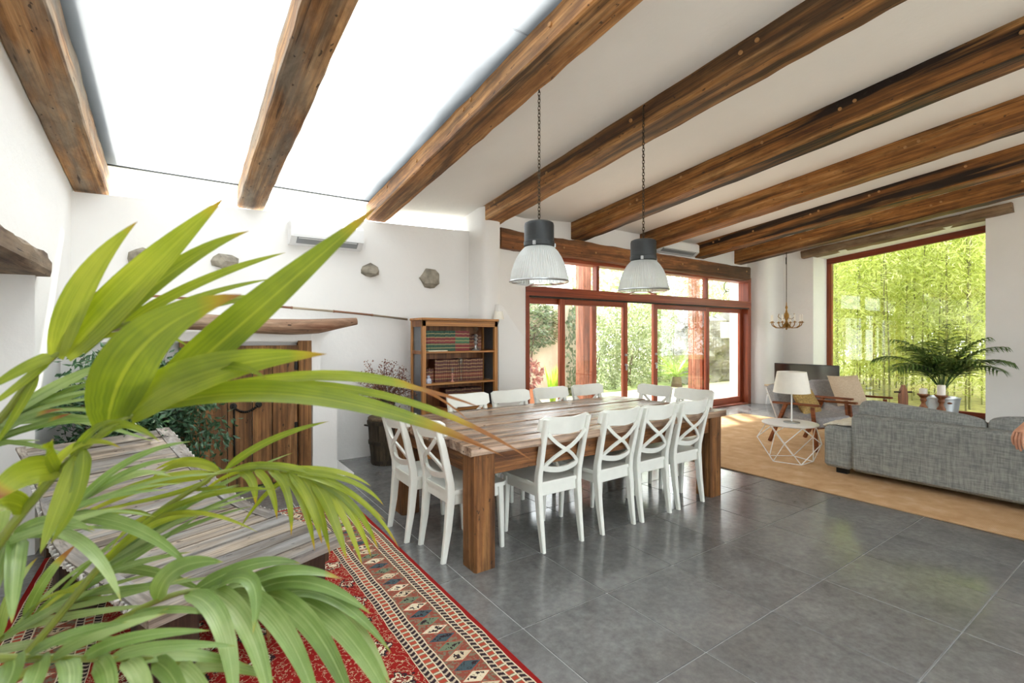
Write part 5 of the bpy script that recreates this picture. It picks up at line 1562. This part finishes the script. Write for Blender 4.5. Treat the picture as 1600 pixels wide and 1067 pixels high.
 ('K', (-0.175, 1.245, 0.954), (-0.07, 1.093, 1.002), (0.063, 1.05, 1.005), 0.0204, 0.00),
 ('K', (-0.268, 1.279, 0.887), (-0.25, 1.193, 1.002), (-0.196, 1.156, 1.068), 0.0221, 0.10),
 ('K', (-0.232, 1.266, 0.917), (-0.2, 1.183, 1.025), (-0.148, 1.171, 1.073), 0.0181, 0.25),
 ('K', (-0.118, 1.236, 0.996), (-0.034, 1.117, 1.029), (0.053, 1.057, 0.97), 0.0189, 0.00),
 ('G', (-0.326, 1.318, 1.22), (-0.264, 1.271, 1.261), (-0.215, 1.292, 1.247), 0.0082, 0.00),
 ('G', (-0.268, 1.288, 1.288), (-0.201, 1.215, 1.311), (-0.149, 1.254, 1.275), 0.0091, 0.00),
 ('G', (-0.298, 1.299, 1.261), (-0.182, 1.2, 1.349), (-0.074, 1.146, 1.332), 0.0079, 0.00),
 ('G', (-0.303, 1.303, 1.252), (-0.222, 1.219, 1.267), (-0.156, 1.216, 1.219), 0.0094, 0.00),
 ('G', (-0.25, 1.283, 1.3), (-0.139, 1.159, 1.372), (-0.042, 1.155, 1.34), 0.0070, 0.00),
 ('G', (-0.271, 1.288, 1.286), (-0.16, 1.177, 1.339), (-0.061, 1.16, 1.29), 0.0078, 0.00),
 ('G', (-0.279, 1.29, 1.28), (-0.209, 1.222, 1.351), (-0.149, 1.225, 1.357), 0.0100, 0.00),
 ('G', (-0.261, 1.286, 1.293), (-0.148, 1.193, 1.324), (-0.041, 1.207, 1.247), 0.0079, 0.00),
 ('G', (-0.281, 1.291, 1.279), (-0.187, 1.181, 1.311), (-0.11, 1.18, 1.281), 0.0096, 0.00),
 ('G', (-0.274, 1.289, 1.284), (-0.205, 1.193, 1.347), (-0.165, 1.28, 1.312), 0.0077, 0.00),
 ('G', (-0.295, 1.297, 1.265), (-0.193, 1.221, 1.318), (-0.099, 1.219, 1.287), 0.0075, 0.00),
 ('G', (-0.247, 1.283, 1.302), (-0.178, 1.194, 1.379), (-0.126, 1.224, 1.361), 0.0092, 0.00),
 ('H', (-0.169, 1.059, 1.15), (-0.076, 0.964, 1.224), (0.013, 0.961, 1.207), 0.0061, 0.00),
 ('H', (-0.221, 1.059, 1.13), (-0.155, 0.977, 1.193), (-0.109, 1.033, 1.13), 0.0066, 0.00),
 ('H', (-0.139, 1.075, 1.164), (-0.035, 0.989, 1.224), (0.069, 0.932, 1.222), 0.0070, 0.00),
 ('H', (-0.23, 1.061, 1.126), (-0.17, 1.01, 1.163), (-0.115, 0.985, 1.128), 0.0065, 0.00),
 ('H', (-0.135, 1.08, 1.168), (-0.061, 1.004, 1.25), (0.009, 1.014, 1.238), 0.0098, 0.00),
 ('H', (-0.18, 1.054, 1.146), (-0.1, 0.976, 1.198), (-0.026, 0.981, 1.154), 0.0064, 0.00),
 ('H', (-0.219, 1.059, 1.13), (-0.128, 0.968, 1.182), (-0.048, 1.009, 1.123), 0.0063, 0.00),
 ('H', (-0.132, 1.082, 1.171), (-0.068, 1.023, 1.228), (-0.006, 1.005, 1.22), 0.0081, 0.00),
 ('K', (-0.109, 1.229, 1.005), (-0.001, 1.114, 1.14), (0.113, 1.133, 1.145), 0.0074, 0.00),
 ('K', (-0.13, 1.234, 0.989), (0.001, 1.126, 1.118), (0.133, 1.067, 1.135), 0.0093, 0.00),
 ('K', (-0.091, 1.228, 1.016), (0.007, 1.126, 1.138), (0.107, 1.106, 1.174), 0.0091, 0.00),
 ('K', (-0.099, 1.228, 1.011), (-0.022, 1.151, 1.132), (0.057, 1.166, 1.154), 0.0120, 0.00),
 ('K', (-0.203, 1.253, 0.933), (-0.12, 1.172, 1.058), (-0.043, 1.177, 1.099), 0.0071, 0.00),
 ('K', (-0.268, 1.279, 0.887), (-0.171, 1.184, 0.989), (-0.085, 1.174, 0.956), 0.0088, 0.00),
 ('K', (-0.098, 1.228, 1.012), (-0.01, 1.152, 1.108), (0.083, 1.166, 1.099), 0.0079, 0.00),
 ('K', (-0.139, 1.236, 0.982), (-0.054, 1.144, 1.113), (0.029, 1.159, 1.105), 0.0097, 0.00),
 ('K', (-0.084, 1.227, 1.02), (0.009, 1.152, 1.131), (0.108, 1.144, 1.144), 0.0096, 0.00),
 ('K', (-0.09, 1.228, 1.017), (-0.001, 1.133, 1.127), (0.088, 1.108, 1.107), 0.0089, 0.00),
 ('K', (-0.063, 1.225, 1.034), (0.062, 1.09, 1.175), (0.196, 1.064, 1.213), 0.0081, 0.00),
 ('K', (-0.257, 1.274, 0.895), (-0.166, 1.19, 1.026), (-0.083, 1.184, 1.057), 0.0076, 0.00),
 ('K', (-0.263, 1.277, 0.891), (-0.139, 1.158, 1.0), (-0.025, 1.148, 0.997), 0.0110, 0.00),
 ('K', (-0.089, 1.228, 1.017), (0.031, 1.103, 1.123), (0.156, 1.071, 1.156), 0.0076, 0.00),
 ('K', (-0.14, 1.236, 0.981), (-0.008, 1.099, 1.1), (0.126, 1.081, 1.114), 0.0103, 0.00),
 ('K', (-0.088, 1.228, 1.018), (-0.012, 1.136, 1.108), (0.065, 1.155, 1.097), 0.0109, 0.00),
 ('C', (0.2, 1.06, 1.166), (0.148, 1.058, 1.162), (0.108, 1.154, 1.047), 0.0098, 0.00),
 ('C', (-0.127, 1.137, 1.018), (-0.173, 1.151, 1.001), (-0.239, 1.278, 0.894), 0.0077, 0.00),
 ('C', (-0.036, 1.118, 1.115), (-0.066, 1.117, 1.12), (-0.101, 1.185, 1.048), 0.0101, 0.00),
 ('C', (-0.035, 1.117, 1.116), (-0.107, 1.159, 1.147), (-0.184, 1.239, 1.067), 0.0106, 0.00),
 ('C', (-0.142, 1.141, 0.998), (-0.18, 1.164, 1.009), (-0.231, 1.26, 0.927), 0.0072, 0.00),
 ('C', (0.139, 1.082, 1.181), (0.079, 1.099, 1.197), (0.024, 1.187, 1.105), 0.0078, 0.00),
]


pot_c = V((-.47, .98, .0))
pm = thing('potted_palm', 'large arching palm close to the camera at the left, bright green fronds across the view', 'plant', (pot_c.x, pot_c.y, .010))
O = V(pm.location)
MB().lathe([(.001, 0), (.15, 0), (.17, .03), (.21, .40), (.225, .42), (.225, .45), (.205, .45), (.19, .40), (.001, .38)], 32, cap=False).build('pot', plain('clay_pot', '#9a5c3e', .7), pm, smooth=True)
MB().lathe([(.001, .41), (.1, .41), (.195, .40)], 24, cap=False).build('soil', M['soil'], pm, smooth=True)
rr = random.Random(6)
fro = {}
for key, pts in PALM_R.items():
    pts = [V(p) for p in pts]
    base = V((pot_c.x + rr.uniform(-.06, .06), pot_c.y + rr.uniform(-.06, .06), .40))
    q = [base, base.lerp(pts[0], .35) + V((-.03, 0, .05)), base.lerp(pts[0], .75) + V((-.02, 0, .04))] + pts
    # smooth the path
    sm = []
    for i in range(len(q) - 1):
        p0, p1, p2, p3 = q[max(i - 1, 0)], q[i], q[i + 1], q[min(i + 2, len(q) - 1)]
        for k in range(5):
            u = k / 5
            sm.append(.5 * ((2 * p1) + (-p0 + p2) * u + (2 * p0 - 5 * p1 + 4 * p2 - p3) * u * u + (-p0 + 3 * p1 - 3 * p2 + p3) * u ** 3))
    sm.append(q[-1])
    nS = len(sm)
    rad = [.0085 - .0062 * (i / (nS - 1)) ** 1.2 for i in range(nS)]
    fro[key] = MB().tube([p - O for p in sm], rad, 8).build('frond', M['petiole'], pm, smooth=True)
    tag(fro[key])
EYE = V((0, 0, 1.45))
for k, (key, b, c, t, w, br) in enumerate(PALM_L):
    b, c, t = V(b) - O, V(c) - O, V(t) - O
    mid = (b + c * 2 + t) / 4
    # leaf faces partly up, partly towards the room
    face = mid + (EYE - O - mid).normalized() * 1.0 + V((rr.uniform(-.3, .3), rr.uniform(-.3, .3), rr.uniform(.1, .6)))
    mb = MB(); uvs = []
    big = key in 'AB' and w > .03
    ww = w * (1.0 if big else (.72 if w > .02 else 1.0))
    blade(mb, b, c, t, ww, face, 14, rr.uniform(.12, .3), br * (.9 if br > .2 else .5), uvs, strap=not big)
    mb.uv = uvs
    mb.build('leaflet', M['palm'] if key in 'ABC' else M['palm_sheen'], fro[key], smooth='all', fixn=False)

# ---- ficus in the back corner
M['ficus'] = foliage('ficus_leaf', '#2d4a35', '#466a4c', '#7f9f83', .3, .3, 25)
fc = thing('ficus_tree', 'bushy dark green ficus in the corner behind the plank table', 'plant', (-.26, 4.82, 0))
MB().lathe([(.001, 0), (.13, 0), (.17, .28), (.18, .30), (.165, .30), (.15, .26), (.001, .25)], 24, cap=False).build('pot', M['barrel'], fc, smooth=True)
rr = random.Random(21); tr_ = MB(); lf = MB(); tips = []
for k in range(3):
    tr_.tube([(.02 * math.cos(k * 2.1 + i * 1.1), .02 * math.sin(k * 2.1 + i * 1.1), .24 + i * .07) for i in range(9)], .011, 6)
for k in range(90):
    a = rr.uniform(0, 2 * math.pi); el = rr.uniform(-.2, 1.3); L = rr.uniform(.35, .7)
    p = V((0, 0, rr.uniform(.65, 1.0))); d = V((math.cos(a) * math.cos(el), math.sin(a) * math.cos(el), math.sin(el))); pts = [p]
    for i in range(5):
        d = (d + V((rr.uniform(-.2, .2), rr.uniform(-.2, .2), -.12 + rr.uniform(-.1, .1)))).normalized(); p = p + d * L / 5
        p.x = max(p.x, -.42); p.y = min(p.y, .34); pts.append(p)
    tr_.tube(pts, [.005, .0045, .004, .003, .002, .0015], 4)
    for q in pts[1:]:
        for j in range(17):
            c = q + V((rr.gauss(0, .05), rr.gauss(0, .05), rr.gauss(-.01, .05)))
            c.x = max(c.x, -.46); c.y = min(c.y, .36)
            u = V((rr.uniform(-1, 1), rr.uniform(-1, 1), rr.uniform(-1.2, .1))).normalized(); w = u.cross(V((rr.uniform(-1, 1), rr.uniform(-1, 1), .6))).normalized(); s = rr.uniform(.025, .038)
            nn = u.cross(w) * s * .15
            lf.add([c, c + u * s * .9 + w * s * .42 + nn, c + u * s * 2.1, c + u * s * .9 - w * s * .42 + nn], [(0, 1, 2), (0, 2, 3)])
tr_.build('trunk', plain('ficus_bark', '#6b5846', .8), fc, smooth=True)
tag(lf.build('leaves', M['ficus'], fc, fixn=False), kind='stuff')

# ---- palm by the picture window in a zinc tub
M['kentia'] = foliage('kentia_leaf', '#38552a', '#587a3c', '#92aa6c', .4, .28, 8)
kp = thing('window_palm', 'green palm in a zinc tub before the picture window', 'plant', (9.95, 2.46, 0))
MB().lathe([(.001, 0), (.155, 0), (.215, .46), (.226, .47), (.226, .485), (.212, .485), (.195, .42), (.001, .40)], 36, cap=False).build('tub', M['zinc'], kp, smooth=True)
for a in (R_(215), R_(35)):
    MB().ball((.205 * math.cos(a), .205 * math.sin(a), .41), .045, 12, 6, (.35 if abs(math.cos(a)) > .7 else 1, 1.0, .38)).build('handle', M['turned'], kp, smooth=True)
MB().lathe([(.001, .43), (.2, .425)], 20, cap=False).build('soil', M['soil'], kp)
MB().tube([(0, 0, .40), (.01, .0, .55), (0, .01, .66)], [.05, .04, .025], 10).build('trunk', plain('palm_fibre', '#5a3d26', .9, var=.3), kp, smooth=True)
rr = random.Random(14)
for k in range(17):
    a = k * 2.4 + .4; L = rr.uniform(.82, 1.08); el = rr.uniform(1.1, 1.5) if k < 10 else rr.uniform(.8, 1.05)
    d = V((math.cos(a) * math.cos(el), math.sin(a) * math.cos(el), math.sin(el))); p = V((.02 * math.cos(a), .02 * math.sin(a), .60)); pts = [p]
    n = 16
    for i in range(n):
        d = (d + V((0, 0, -.07 - .09 * (i / n)))).normalized() if i > 3 else d
        p = p + d * L / n; p.x = min(p.x, 1.5); pts.append(p)
    f = MB().tube(pts, [.009 - .007 * i / n for i in range(n + 1)], 5)
    for i in range(4, n + 1):
        for j in range(3):
            u = (i + j * .33) / n
            q = pts[min(i, n)]
            tg = (pts[min(i, n)] - pts[max(i - 1, 0)]).normalized(); sd = tg.cross(V((0, 0, 1)))
            if sd.length < .05: sd = V((1, 0, 0))
            sd.normalize()
            ll = (.46 * math.sin(math.pi * min(1, .2 + .72 * u)) + .05) * rr.uniform(.85, 1.1)
            for s in (-1, 1):
                t = q + tg * ll * .55 + sd * s * ll * .72 + V((0, 0, -.25 * ll - .04))
                c = q + tg * ll * .22 + sd * s * ll * .45 + V((0, 0, .03))
                blade(f, q + tg * (j * .33 * L / n), c, t, .021, q + V((0, 0, 3)), 4, .25)
    f.build('frond', M['kentia'], kp, smooth='all', fixn=False)

# ================================================================== OUTSIDE
M['terrace'] = plain('terrace_paving', '#d6cbb8', .8, var=.12, scale=3)
M['lawn'] = plain('lawn', '#8a9a5c', .9, var=.25, scale=9, bump=.4)
M['rock'] = plain('grey_rock', '#8f8c86', .9, var=.3, scale=2.5, bump=1.0)
struct('floor_terrace', MB().b2(-4, 18, 6.3, 9.0, -.2, -.03), M['terrace'])
struct('floor_garden', MB().b2(-6, 40, 9.0, 34, -.25, -.05), M['lawn'])
struct('floor_grove', MB().b2(11.9, 34, -12, 8.1, -.25, -.06), plain('leaf_litter', '#a9a266', .9, var=.3, scale=6, bump=.4))
struct('floor_rear', MB().b2(-8, 20, -16, -3.6, -.25, -.06), M['terrace'])  # unseen ground, paved pale to bounce light up into the room

# pergola posts on the terrace
M['post'] = wood('pergola_post_wood', '#7d4a36', '#a56a52', '#c08d74', '#6b3a2a', 2, 1.0, .5, .6)
for k, (x, y, w, lb) in enumerate([(6.52, 7.0, .22, 'thick reddish timber post outside, behind the left sliding door'), (10.05, 7.0, .2, 'thick reddish timber post outside, behind the right sliding door'), (10.68, 7.1, .08, 'thin reddish post outside, right of the thick post')]):
    p = hewn((x, y, -.03), (x, y, 3.6), w, w, M['post'], 'pergola_post', 200 + k, amp=.006, up=(0, 1, 0), seg=10, ch=.012)
    tag(p, lb, 'post', 'pergola posts on the terrace')

# garden wall with ivy, rock wall on the right
tag(MB().b2(-1, 8.6, 9.3, 9.55, -.06, 2.2).build('garden_wall', plain('garden_wall_render', '#c9bda8', .9, var=.1, scale=2)), 'pale rendered garden wall hung with ivy outside the left door', 'wall')
rk = bmesh.new(); bmesh.ops.create_grid(rk, x_segments=60, y_segments=30, size=1)
for v in rk.verts:
    x, z = v.co.x, v.co.y
    v.co = V((15.2 + x * 2.4, 9.2 + .35 * mnoise.noise(V((x * 4, z * 3, 1))) + .12 * mnoise.noise(V((x * 13, z * 9, 4))), .95 + z * 1.0))
me = bpy.data.meshes.new('rock_wall'); rk.to_mesh(me); rk.free(); me.materials.append(M['rock'])
o = place('rock_wall', me); so = o.modifiers.new('s', 'SOLIDIFY'); so.thickness = .4; so.offset = -1 if True else 1
tag(o, 'grey natural rock wall outside the rightmost door pane', 'wall')
tag(MB().box((0, 0, 0), (.75, .12, .5), .02).build('notice_board', M['white'], None, (14.35, 8.75, 1.62)), 'white board fixed before the rock wall outside the right door', 'board')

# shrubs: clouds of leaf blades around stems
def cloud(n, r, leaf, seed, shell=.55, droop=-.1):
    rr = random.Random(seed); mb = MB()
    for k in range(n):
        while True:
            d = V((rr.gauss(0, 1), rr.gauss(0, 1), rr.gauss(0, 1)))
            if d.length > .1: break
        d.normalize(); q = rr.random() ** (1 / 3) * (1 - shell) + shell
        q *= 1 + .25 * mnoise.noise(d * 2.4 + V((seed, 0, 0)))
        c = V((d.x * r[0] * q, d.y * r[1] * q, d.z * r[2] * q))
        u = (d * .6 + V((rr.uniform(-1, 1), rr.uniform(-1, 1), rr.uniform(-1, 1) + droop))).normalized()
        w = u.cross(V((rr.uniform(-1, 1), rr.uniform(-1, 1), rr.uniform(-1, 1)))).normalized(); s = leaf * rr.uniform(.7, 1.3)
        mb.add([c - u * s, c + w * s * .5, c + u * s, c - w * s * .5], [(0, 1, 2, 3)])
    return mb
M['hedge'] = foliage('hedge_leaf', '#5d6b48', '#8b9670', '#c3c9ac', .3, .4, 5)
M['ivy'] = foliage('ivy_leaf', '#45543a', '#6b7c5a', '#a2b08c', .3, .4, 7)
M['tree'] = foliage('pale_tree_leaf', '#8a9a6c', '#b4c096', '#dbe2c4', .45, .45, 3)
M['flower'] = plain('white_flower', '#f4f2ea', .6)
bark = plain('shrub_bark', '#5f5040', .9)
hm = [cloud(4200, (1, .8, 1), .042, 30 + k).mesh('foliage', M['hedge'], fixn=False) for k in range(3)]
hi_ = [cloud(2600, (1, .4, 1), .06, 40 + k, .4).mesh('foliage', M['ivy'], fixn=False) for k in range(2)]
ht = [cloud(2600, (1, 1, 1), .06, 50 + k, .3).mesh('foliage', M['tree'], fixn=False) for k in range(2)]
fl_ = cloud(900, (1.02, .84, 1.02), .022, 60, .9).mesh('flowers', M['flower'], fixn=False)
def shrub(nm, loc, s, meshes, label, k, flowers=False, group='garden shrubs'):
    t = thing(nm, label, 'shrub', (loc[0], loc[1], -.05), 0, group)
    f = place('foliage', meshes[k % len(meshes)], t, (0, 0, loc[2]), (0, 0, k * 1.3)); f.scale = s
    st = MB()
    rr = random.Random(k)
    for i in range(5):
        st.tube([(rr.uniform(-.1, .1), rr.uniform(-.1, .1), 0), (rr.uniform(-.3, .3) * s[0], rr.uniform(-.2, .2), loc[2])], [.03, .012], 6)
    st.build('stems', bark, t, smooth=True)
    if flowers:
        g = place('flowers', fl_, t, (0, 0, loc[2]), (0, 0, k * .7)); g.scale = s
    return t
shrub('ivy', (6.7, 9.12, 1.75), (1.15, .55, .62), hi_, 'dark ivy hanging over the pale garden wall behind the left pane', 0)
shrub('ivy', (5.0, 9.12, 1.75), (1.2, .5, .6), hi_, 'dark ivy on the garden wall farther left, behind the buttress', 1)
shrub('shrub', (8.35, 9.4, 1.1), (.9, .7, 1.3), hi_, 'dense dark shrub seen through the second glass door', 1)
shrub('flowering_shrub', (9.7, 10.0, 1.0), (1.15, 1.0, 1.25), hm, 'flowering green shrub seen left of the open door gap', 0, True)
shrub('flowering_shrub', (11.2, 10.1, 1.1), (1.25, 1.0, 1.45), hm, 'large white-flowering shrub seen through the open door gap', 1, True)
shrub('flowering_shrub', (12.9, 10.6, .95), (1.2, 1.0, 1.2), hm, 'round flowering shrub behind the cycad, through the third door', 2, True)
shrub('shrub', (14.2, 11.5, 1.3), (1.3, 1.0, 1.5), hm, 'green shrub rising behind the rock wall', 0)
shrub('shrub', (7.4, 10.9, 1.5), (1.3, 1.0, 1.3), hm, 'green shrub looking over the garden wall', 1)
def tree(loc, r, label, k):
    t = thing('tree', label, 'tree', (loc[0], loc[1], -.05), 0, 'pale trees beyond the garden')
    MB().tube([(0, 0, 0), (.1, .05, loc[2] * .5), (0, 0, loc[2])], [.16, .12, .06], 8).build('trunk', bark, t, smooth=True)
    f = place('crown', ht[k % 2], t, (0, 0, loc[2]), (0, 0, k)); f.scale = r
tree((16.0, 15.0, 3.2), (2.4, 2.2, 2.0), 'pale green tree far beyond the garden, above the rock wall', 0)
tree((20.5, 15.5, 3.0), (2.6, 2.2, 2.3), 'pale green tree far beyond the garden, by the right door jamb', 1)
# cycad
cy = thing('cycad', 'bright green cycad outside the third glass door', 'plant', (11.95, 8.9, -.05))
rr = random.Random(5)
MB().tube([(0, 0, 0), (0, 0, .3)], [.16, .12], 10).build('trunk', bark, cy, smooth=True)
M['cycad'] = foliage('cycad_leaf', '#5d8a2c', '#9cc048', '#d0e07c', .45, .35, 4)
for k in range(26):
    a = k * 2.4; el = rr.uniform(.25, 1.3); L = rr.uniform(.7, .95)
    d = V((math.cos(a) * math.cos(el), math.sin(a) * math.cos(el), math.sin(el))); p = V((0, 0, .3)); pts = [p]
    for i in range(10):
        d = (d + V((0, 0, -.08))).normalized(); p = p + d * L / 10; pts.append(p)
    f = MB().tube(pts, .008, 4)
    for i in range(2, 11):
        tg = (pts[i] - pts[i - 1]).normalized(); sd = tg.cross(V((0, 0, 1))).normalized()
        for h in (0, .5):
            for s in (-1, 1):
                q = pts[i] - tg * h * L / 10; ll = .16 * math.sin(math.pi * (.2 + .07 * i)) + .04
                blade(f, q, q + sd * s * ll * .5 + tg * .02 + V((0, 0, .02)), q + sd * s * ll + tg * ll * .5, .016, q + V((0, 0, 2)), 2, .2)
    f.build('frond', M['cycad'], cy, fixn=False)
# wrought-iron bracket seen in the right transom
ib = thing('iron_bracket', 'scrolled wrought-iron bracket outside the right transom pane', 'bracket', (11.9, 7.3, 2.72))
for k, (cx, cz, r, a0, a1) in enumerate([(0, 0, .17, 0, 300), (.3, .04, .13, 180, 480), (.12, .2, .1, 60, 330), (.45, .12, .09, 0, 290)]):
    MB().tube([(cx + r * math.cos(R_(a0 + (a1 - a0) * i / 16)) * (1 - .02 * i), 0, cz + r * math.sin(R_(a0 + (a1 - a0) * i / 16)) * (1 - .02 * i)) for i in range(17)], .014, 6).build('scroll', M['iron'], ib, smooth=True)
MB().tube([(-.2, 0, -.2), (.6, 0, .25)], .014, 6).build('stay', M['iron'], ib)
MB().bar((.66, .02, -2.77), (.66, .02, .9), .1, .1, (0, 1, 0)).build('mast', M['post'], ib)
# flowerpot by the left pane
fp = thing('flower_pot', 'terracotta flower pot with reddish leaves outside the left door pane', 'plant', (6.05, 8.3, -.05))
MB().lathe([(.001, 0), (.2, 0), (.27, .4), (.25, .4), (.001, .36)], 20, cap=False).build('pot', plain('terracotta', '#b0765a', .8), fp, smooth=True)
cf = cloud(350, (.42, .35, .38), .06, 71, .2).mesh('leaves', foliage('red_leaf', '#6f3f3f', '#96605c', '#c79f92', .3, .4, 9), fixn=False)
place('leaves', cf, fp, (0, 0, .68))
yp = thing('yellow_green_plant', 'bright yellow-green leafy plant outside, between two far chairs', 'plant', (5.95, 7.25, -.03))
for k in range(14):
    a = k * 2.4
    mb = MB(); blade(mb, (0, 0, 0), (.05 * math.cos(a), .05 * math.sin(a), .5), (.16 * math.cos(a), .16 * math.sin(a), .85 + .1 * math.sin(k)), .07, (0, -5, 1), 6)
    mb.build('leaf', M['cycad'], yp, fixn=False)

# bamboo grove behind the picture window
M['culm'] = plain('bamboo_culm', '#7d7d48', .5, var=.4, scale=3)
M['bleaf'] = foliage('bamboo_leaf', '#a3b04e', '#d2da86', '#f8f7d8', .5, .5, 1.6, None, (1.05, 1.05, .95))
cul = []
for k in range(3):
    rr = random.Random(90 + k); mb = MB(); H_ = 6.2; n = 20
    pts = [(.25 * (i / n) ** 2 * math.cos(k), .25 * (i / n) ** 2 * math.sin(k), H_ * i / n) for i in range(n + 1)]
    mb.tube(pts, [.017 - .011 * i / n for i in range(n + 1)], 6)
    for i in range(1, n): mb.tube([V(pts[i]) - V((0, 0, .012)), V(pts[i]) + V((0, 0, .012))], .021 - .011 * i / n, 6)
    for i in range(5, n):
        a = rr.uniform(0, 6.3); mb.tube([pts[i], V(pts[i]) + V((math.cos(a) * .3, math.sin(a) * .3, .35)), V(pts[i]) + V((math.cos(a) * .6, math.sin(a) * .6, .5))], [.005, .004, .002], 4)
    cul.append(mb.mesh('culm', M['culm'], True))
bf = []
for k in range(5):
    rr = random.Random(110 + k); mb = MB()
    for c_ in range(150):
        z = .35 + 5.9 * rr.random() ** .8; a = rr.uniform(0, 6.3); q = rr.uniform(.1, .75)
        C = V((math.cos(a) * q, math.sin(a) * q, z))
        for j in range(11):
            c = C + V((rr.gauss(0, .12), rr.gauss(0, .12), rr.gauss(0, .1)))
            u = V((rr.uniform(-1, 1), rr.uniform(-1, 1), rr.uniform(-1, .2))).normalized(); w = u.cross(V((rr.uniform(-1, 1), rr.uniform(-1, 1), 1))).normalized(); s = rr.uniform(.07, .12)
            mb.add([c, c + u * s * .6 + w * s * .14, c + u * s * 1.6, c + u * s * .6 - w * s * .14], [(0, 1, 2, 3)])
    bf.append(mb.mesh('foliage', M['bleaf'], fixn=False))
rr = random.Random(17); n = 0; tries = 0; used = []
while n < 96 and tries < 4000:
    tries += 1
    x = 12.9 + 6.0 * rr.random() ** 1.3; y = x * rr.uniform(.12, .50)
    if any((x - a) ** 2 + (y - b) ** 2 < .055 for a, b in used): continue
    used.append((x, y))
    t = thing('bamboo', 'tall leafy bamboo stem in the grove behind the picture window', 'bamboo', (x, y, -.06), rr.uniform(0, 6.3), 'bamboo grove behind the picture window')
    place('culm', cul[n % 3], t)
    s = rr.uniform(.85, 1.1)
    place('foliage', bf[n % 5], t, (0, 0, 0), (0, 0, rr.uniform(0, 6.3)))
    t.scale = (1, 1, s)
    n += 1

# leafy backdrop of trees beyond the grove
for k in range(7):
    x, y = 20.5 + 1.2 * (k % 2), 1.5 + k * 1.7
    tree((x, y, 2.6 + .5 * (k % 3)), (1.6, 1.6, 2.4), ['pale leafy tree behind the bamboo, right end of its row', 'pale leafy tree behind the bamboo, second from the right', 'pale leafy tree behind the bamboo, third from the right', 'pale leafy tree behind the middle of the bamboo', 'pale leafy tree behind the bamboo, third from the left', 'pale leafy tree behind the bamboo, second from the left', 'pale leafy tree behind the bamboo, left end of its row'][k], k)
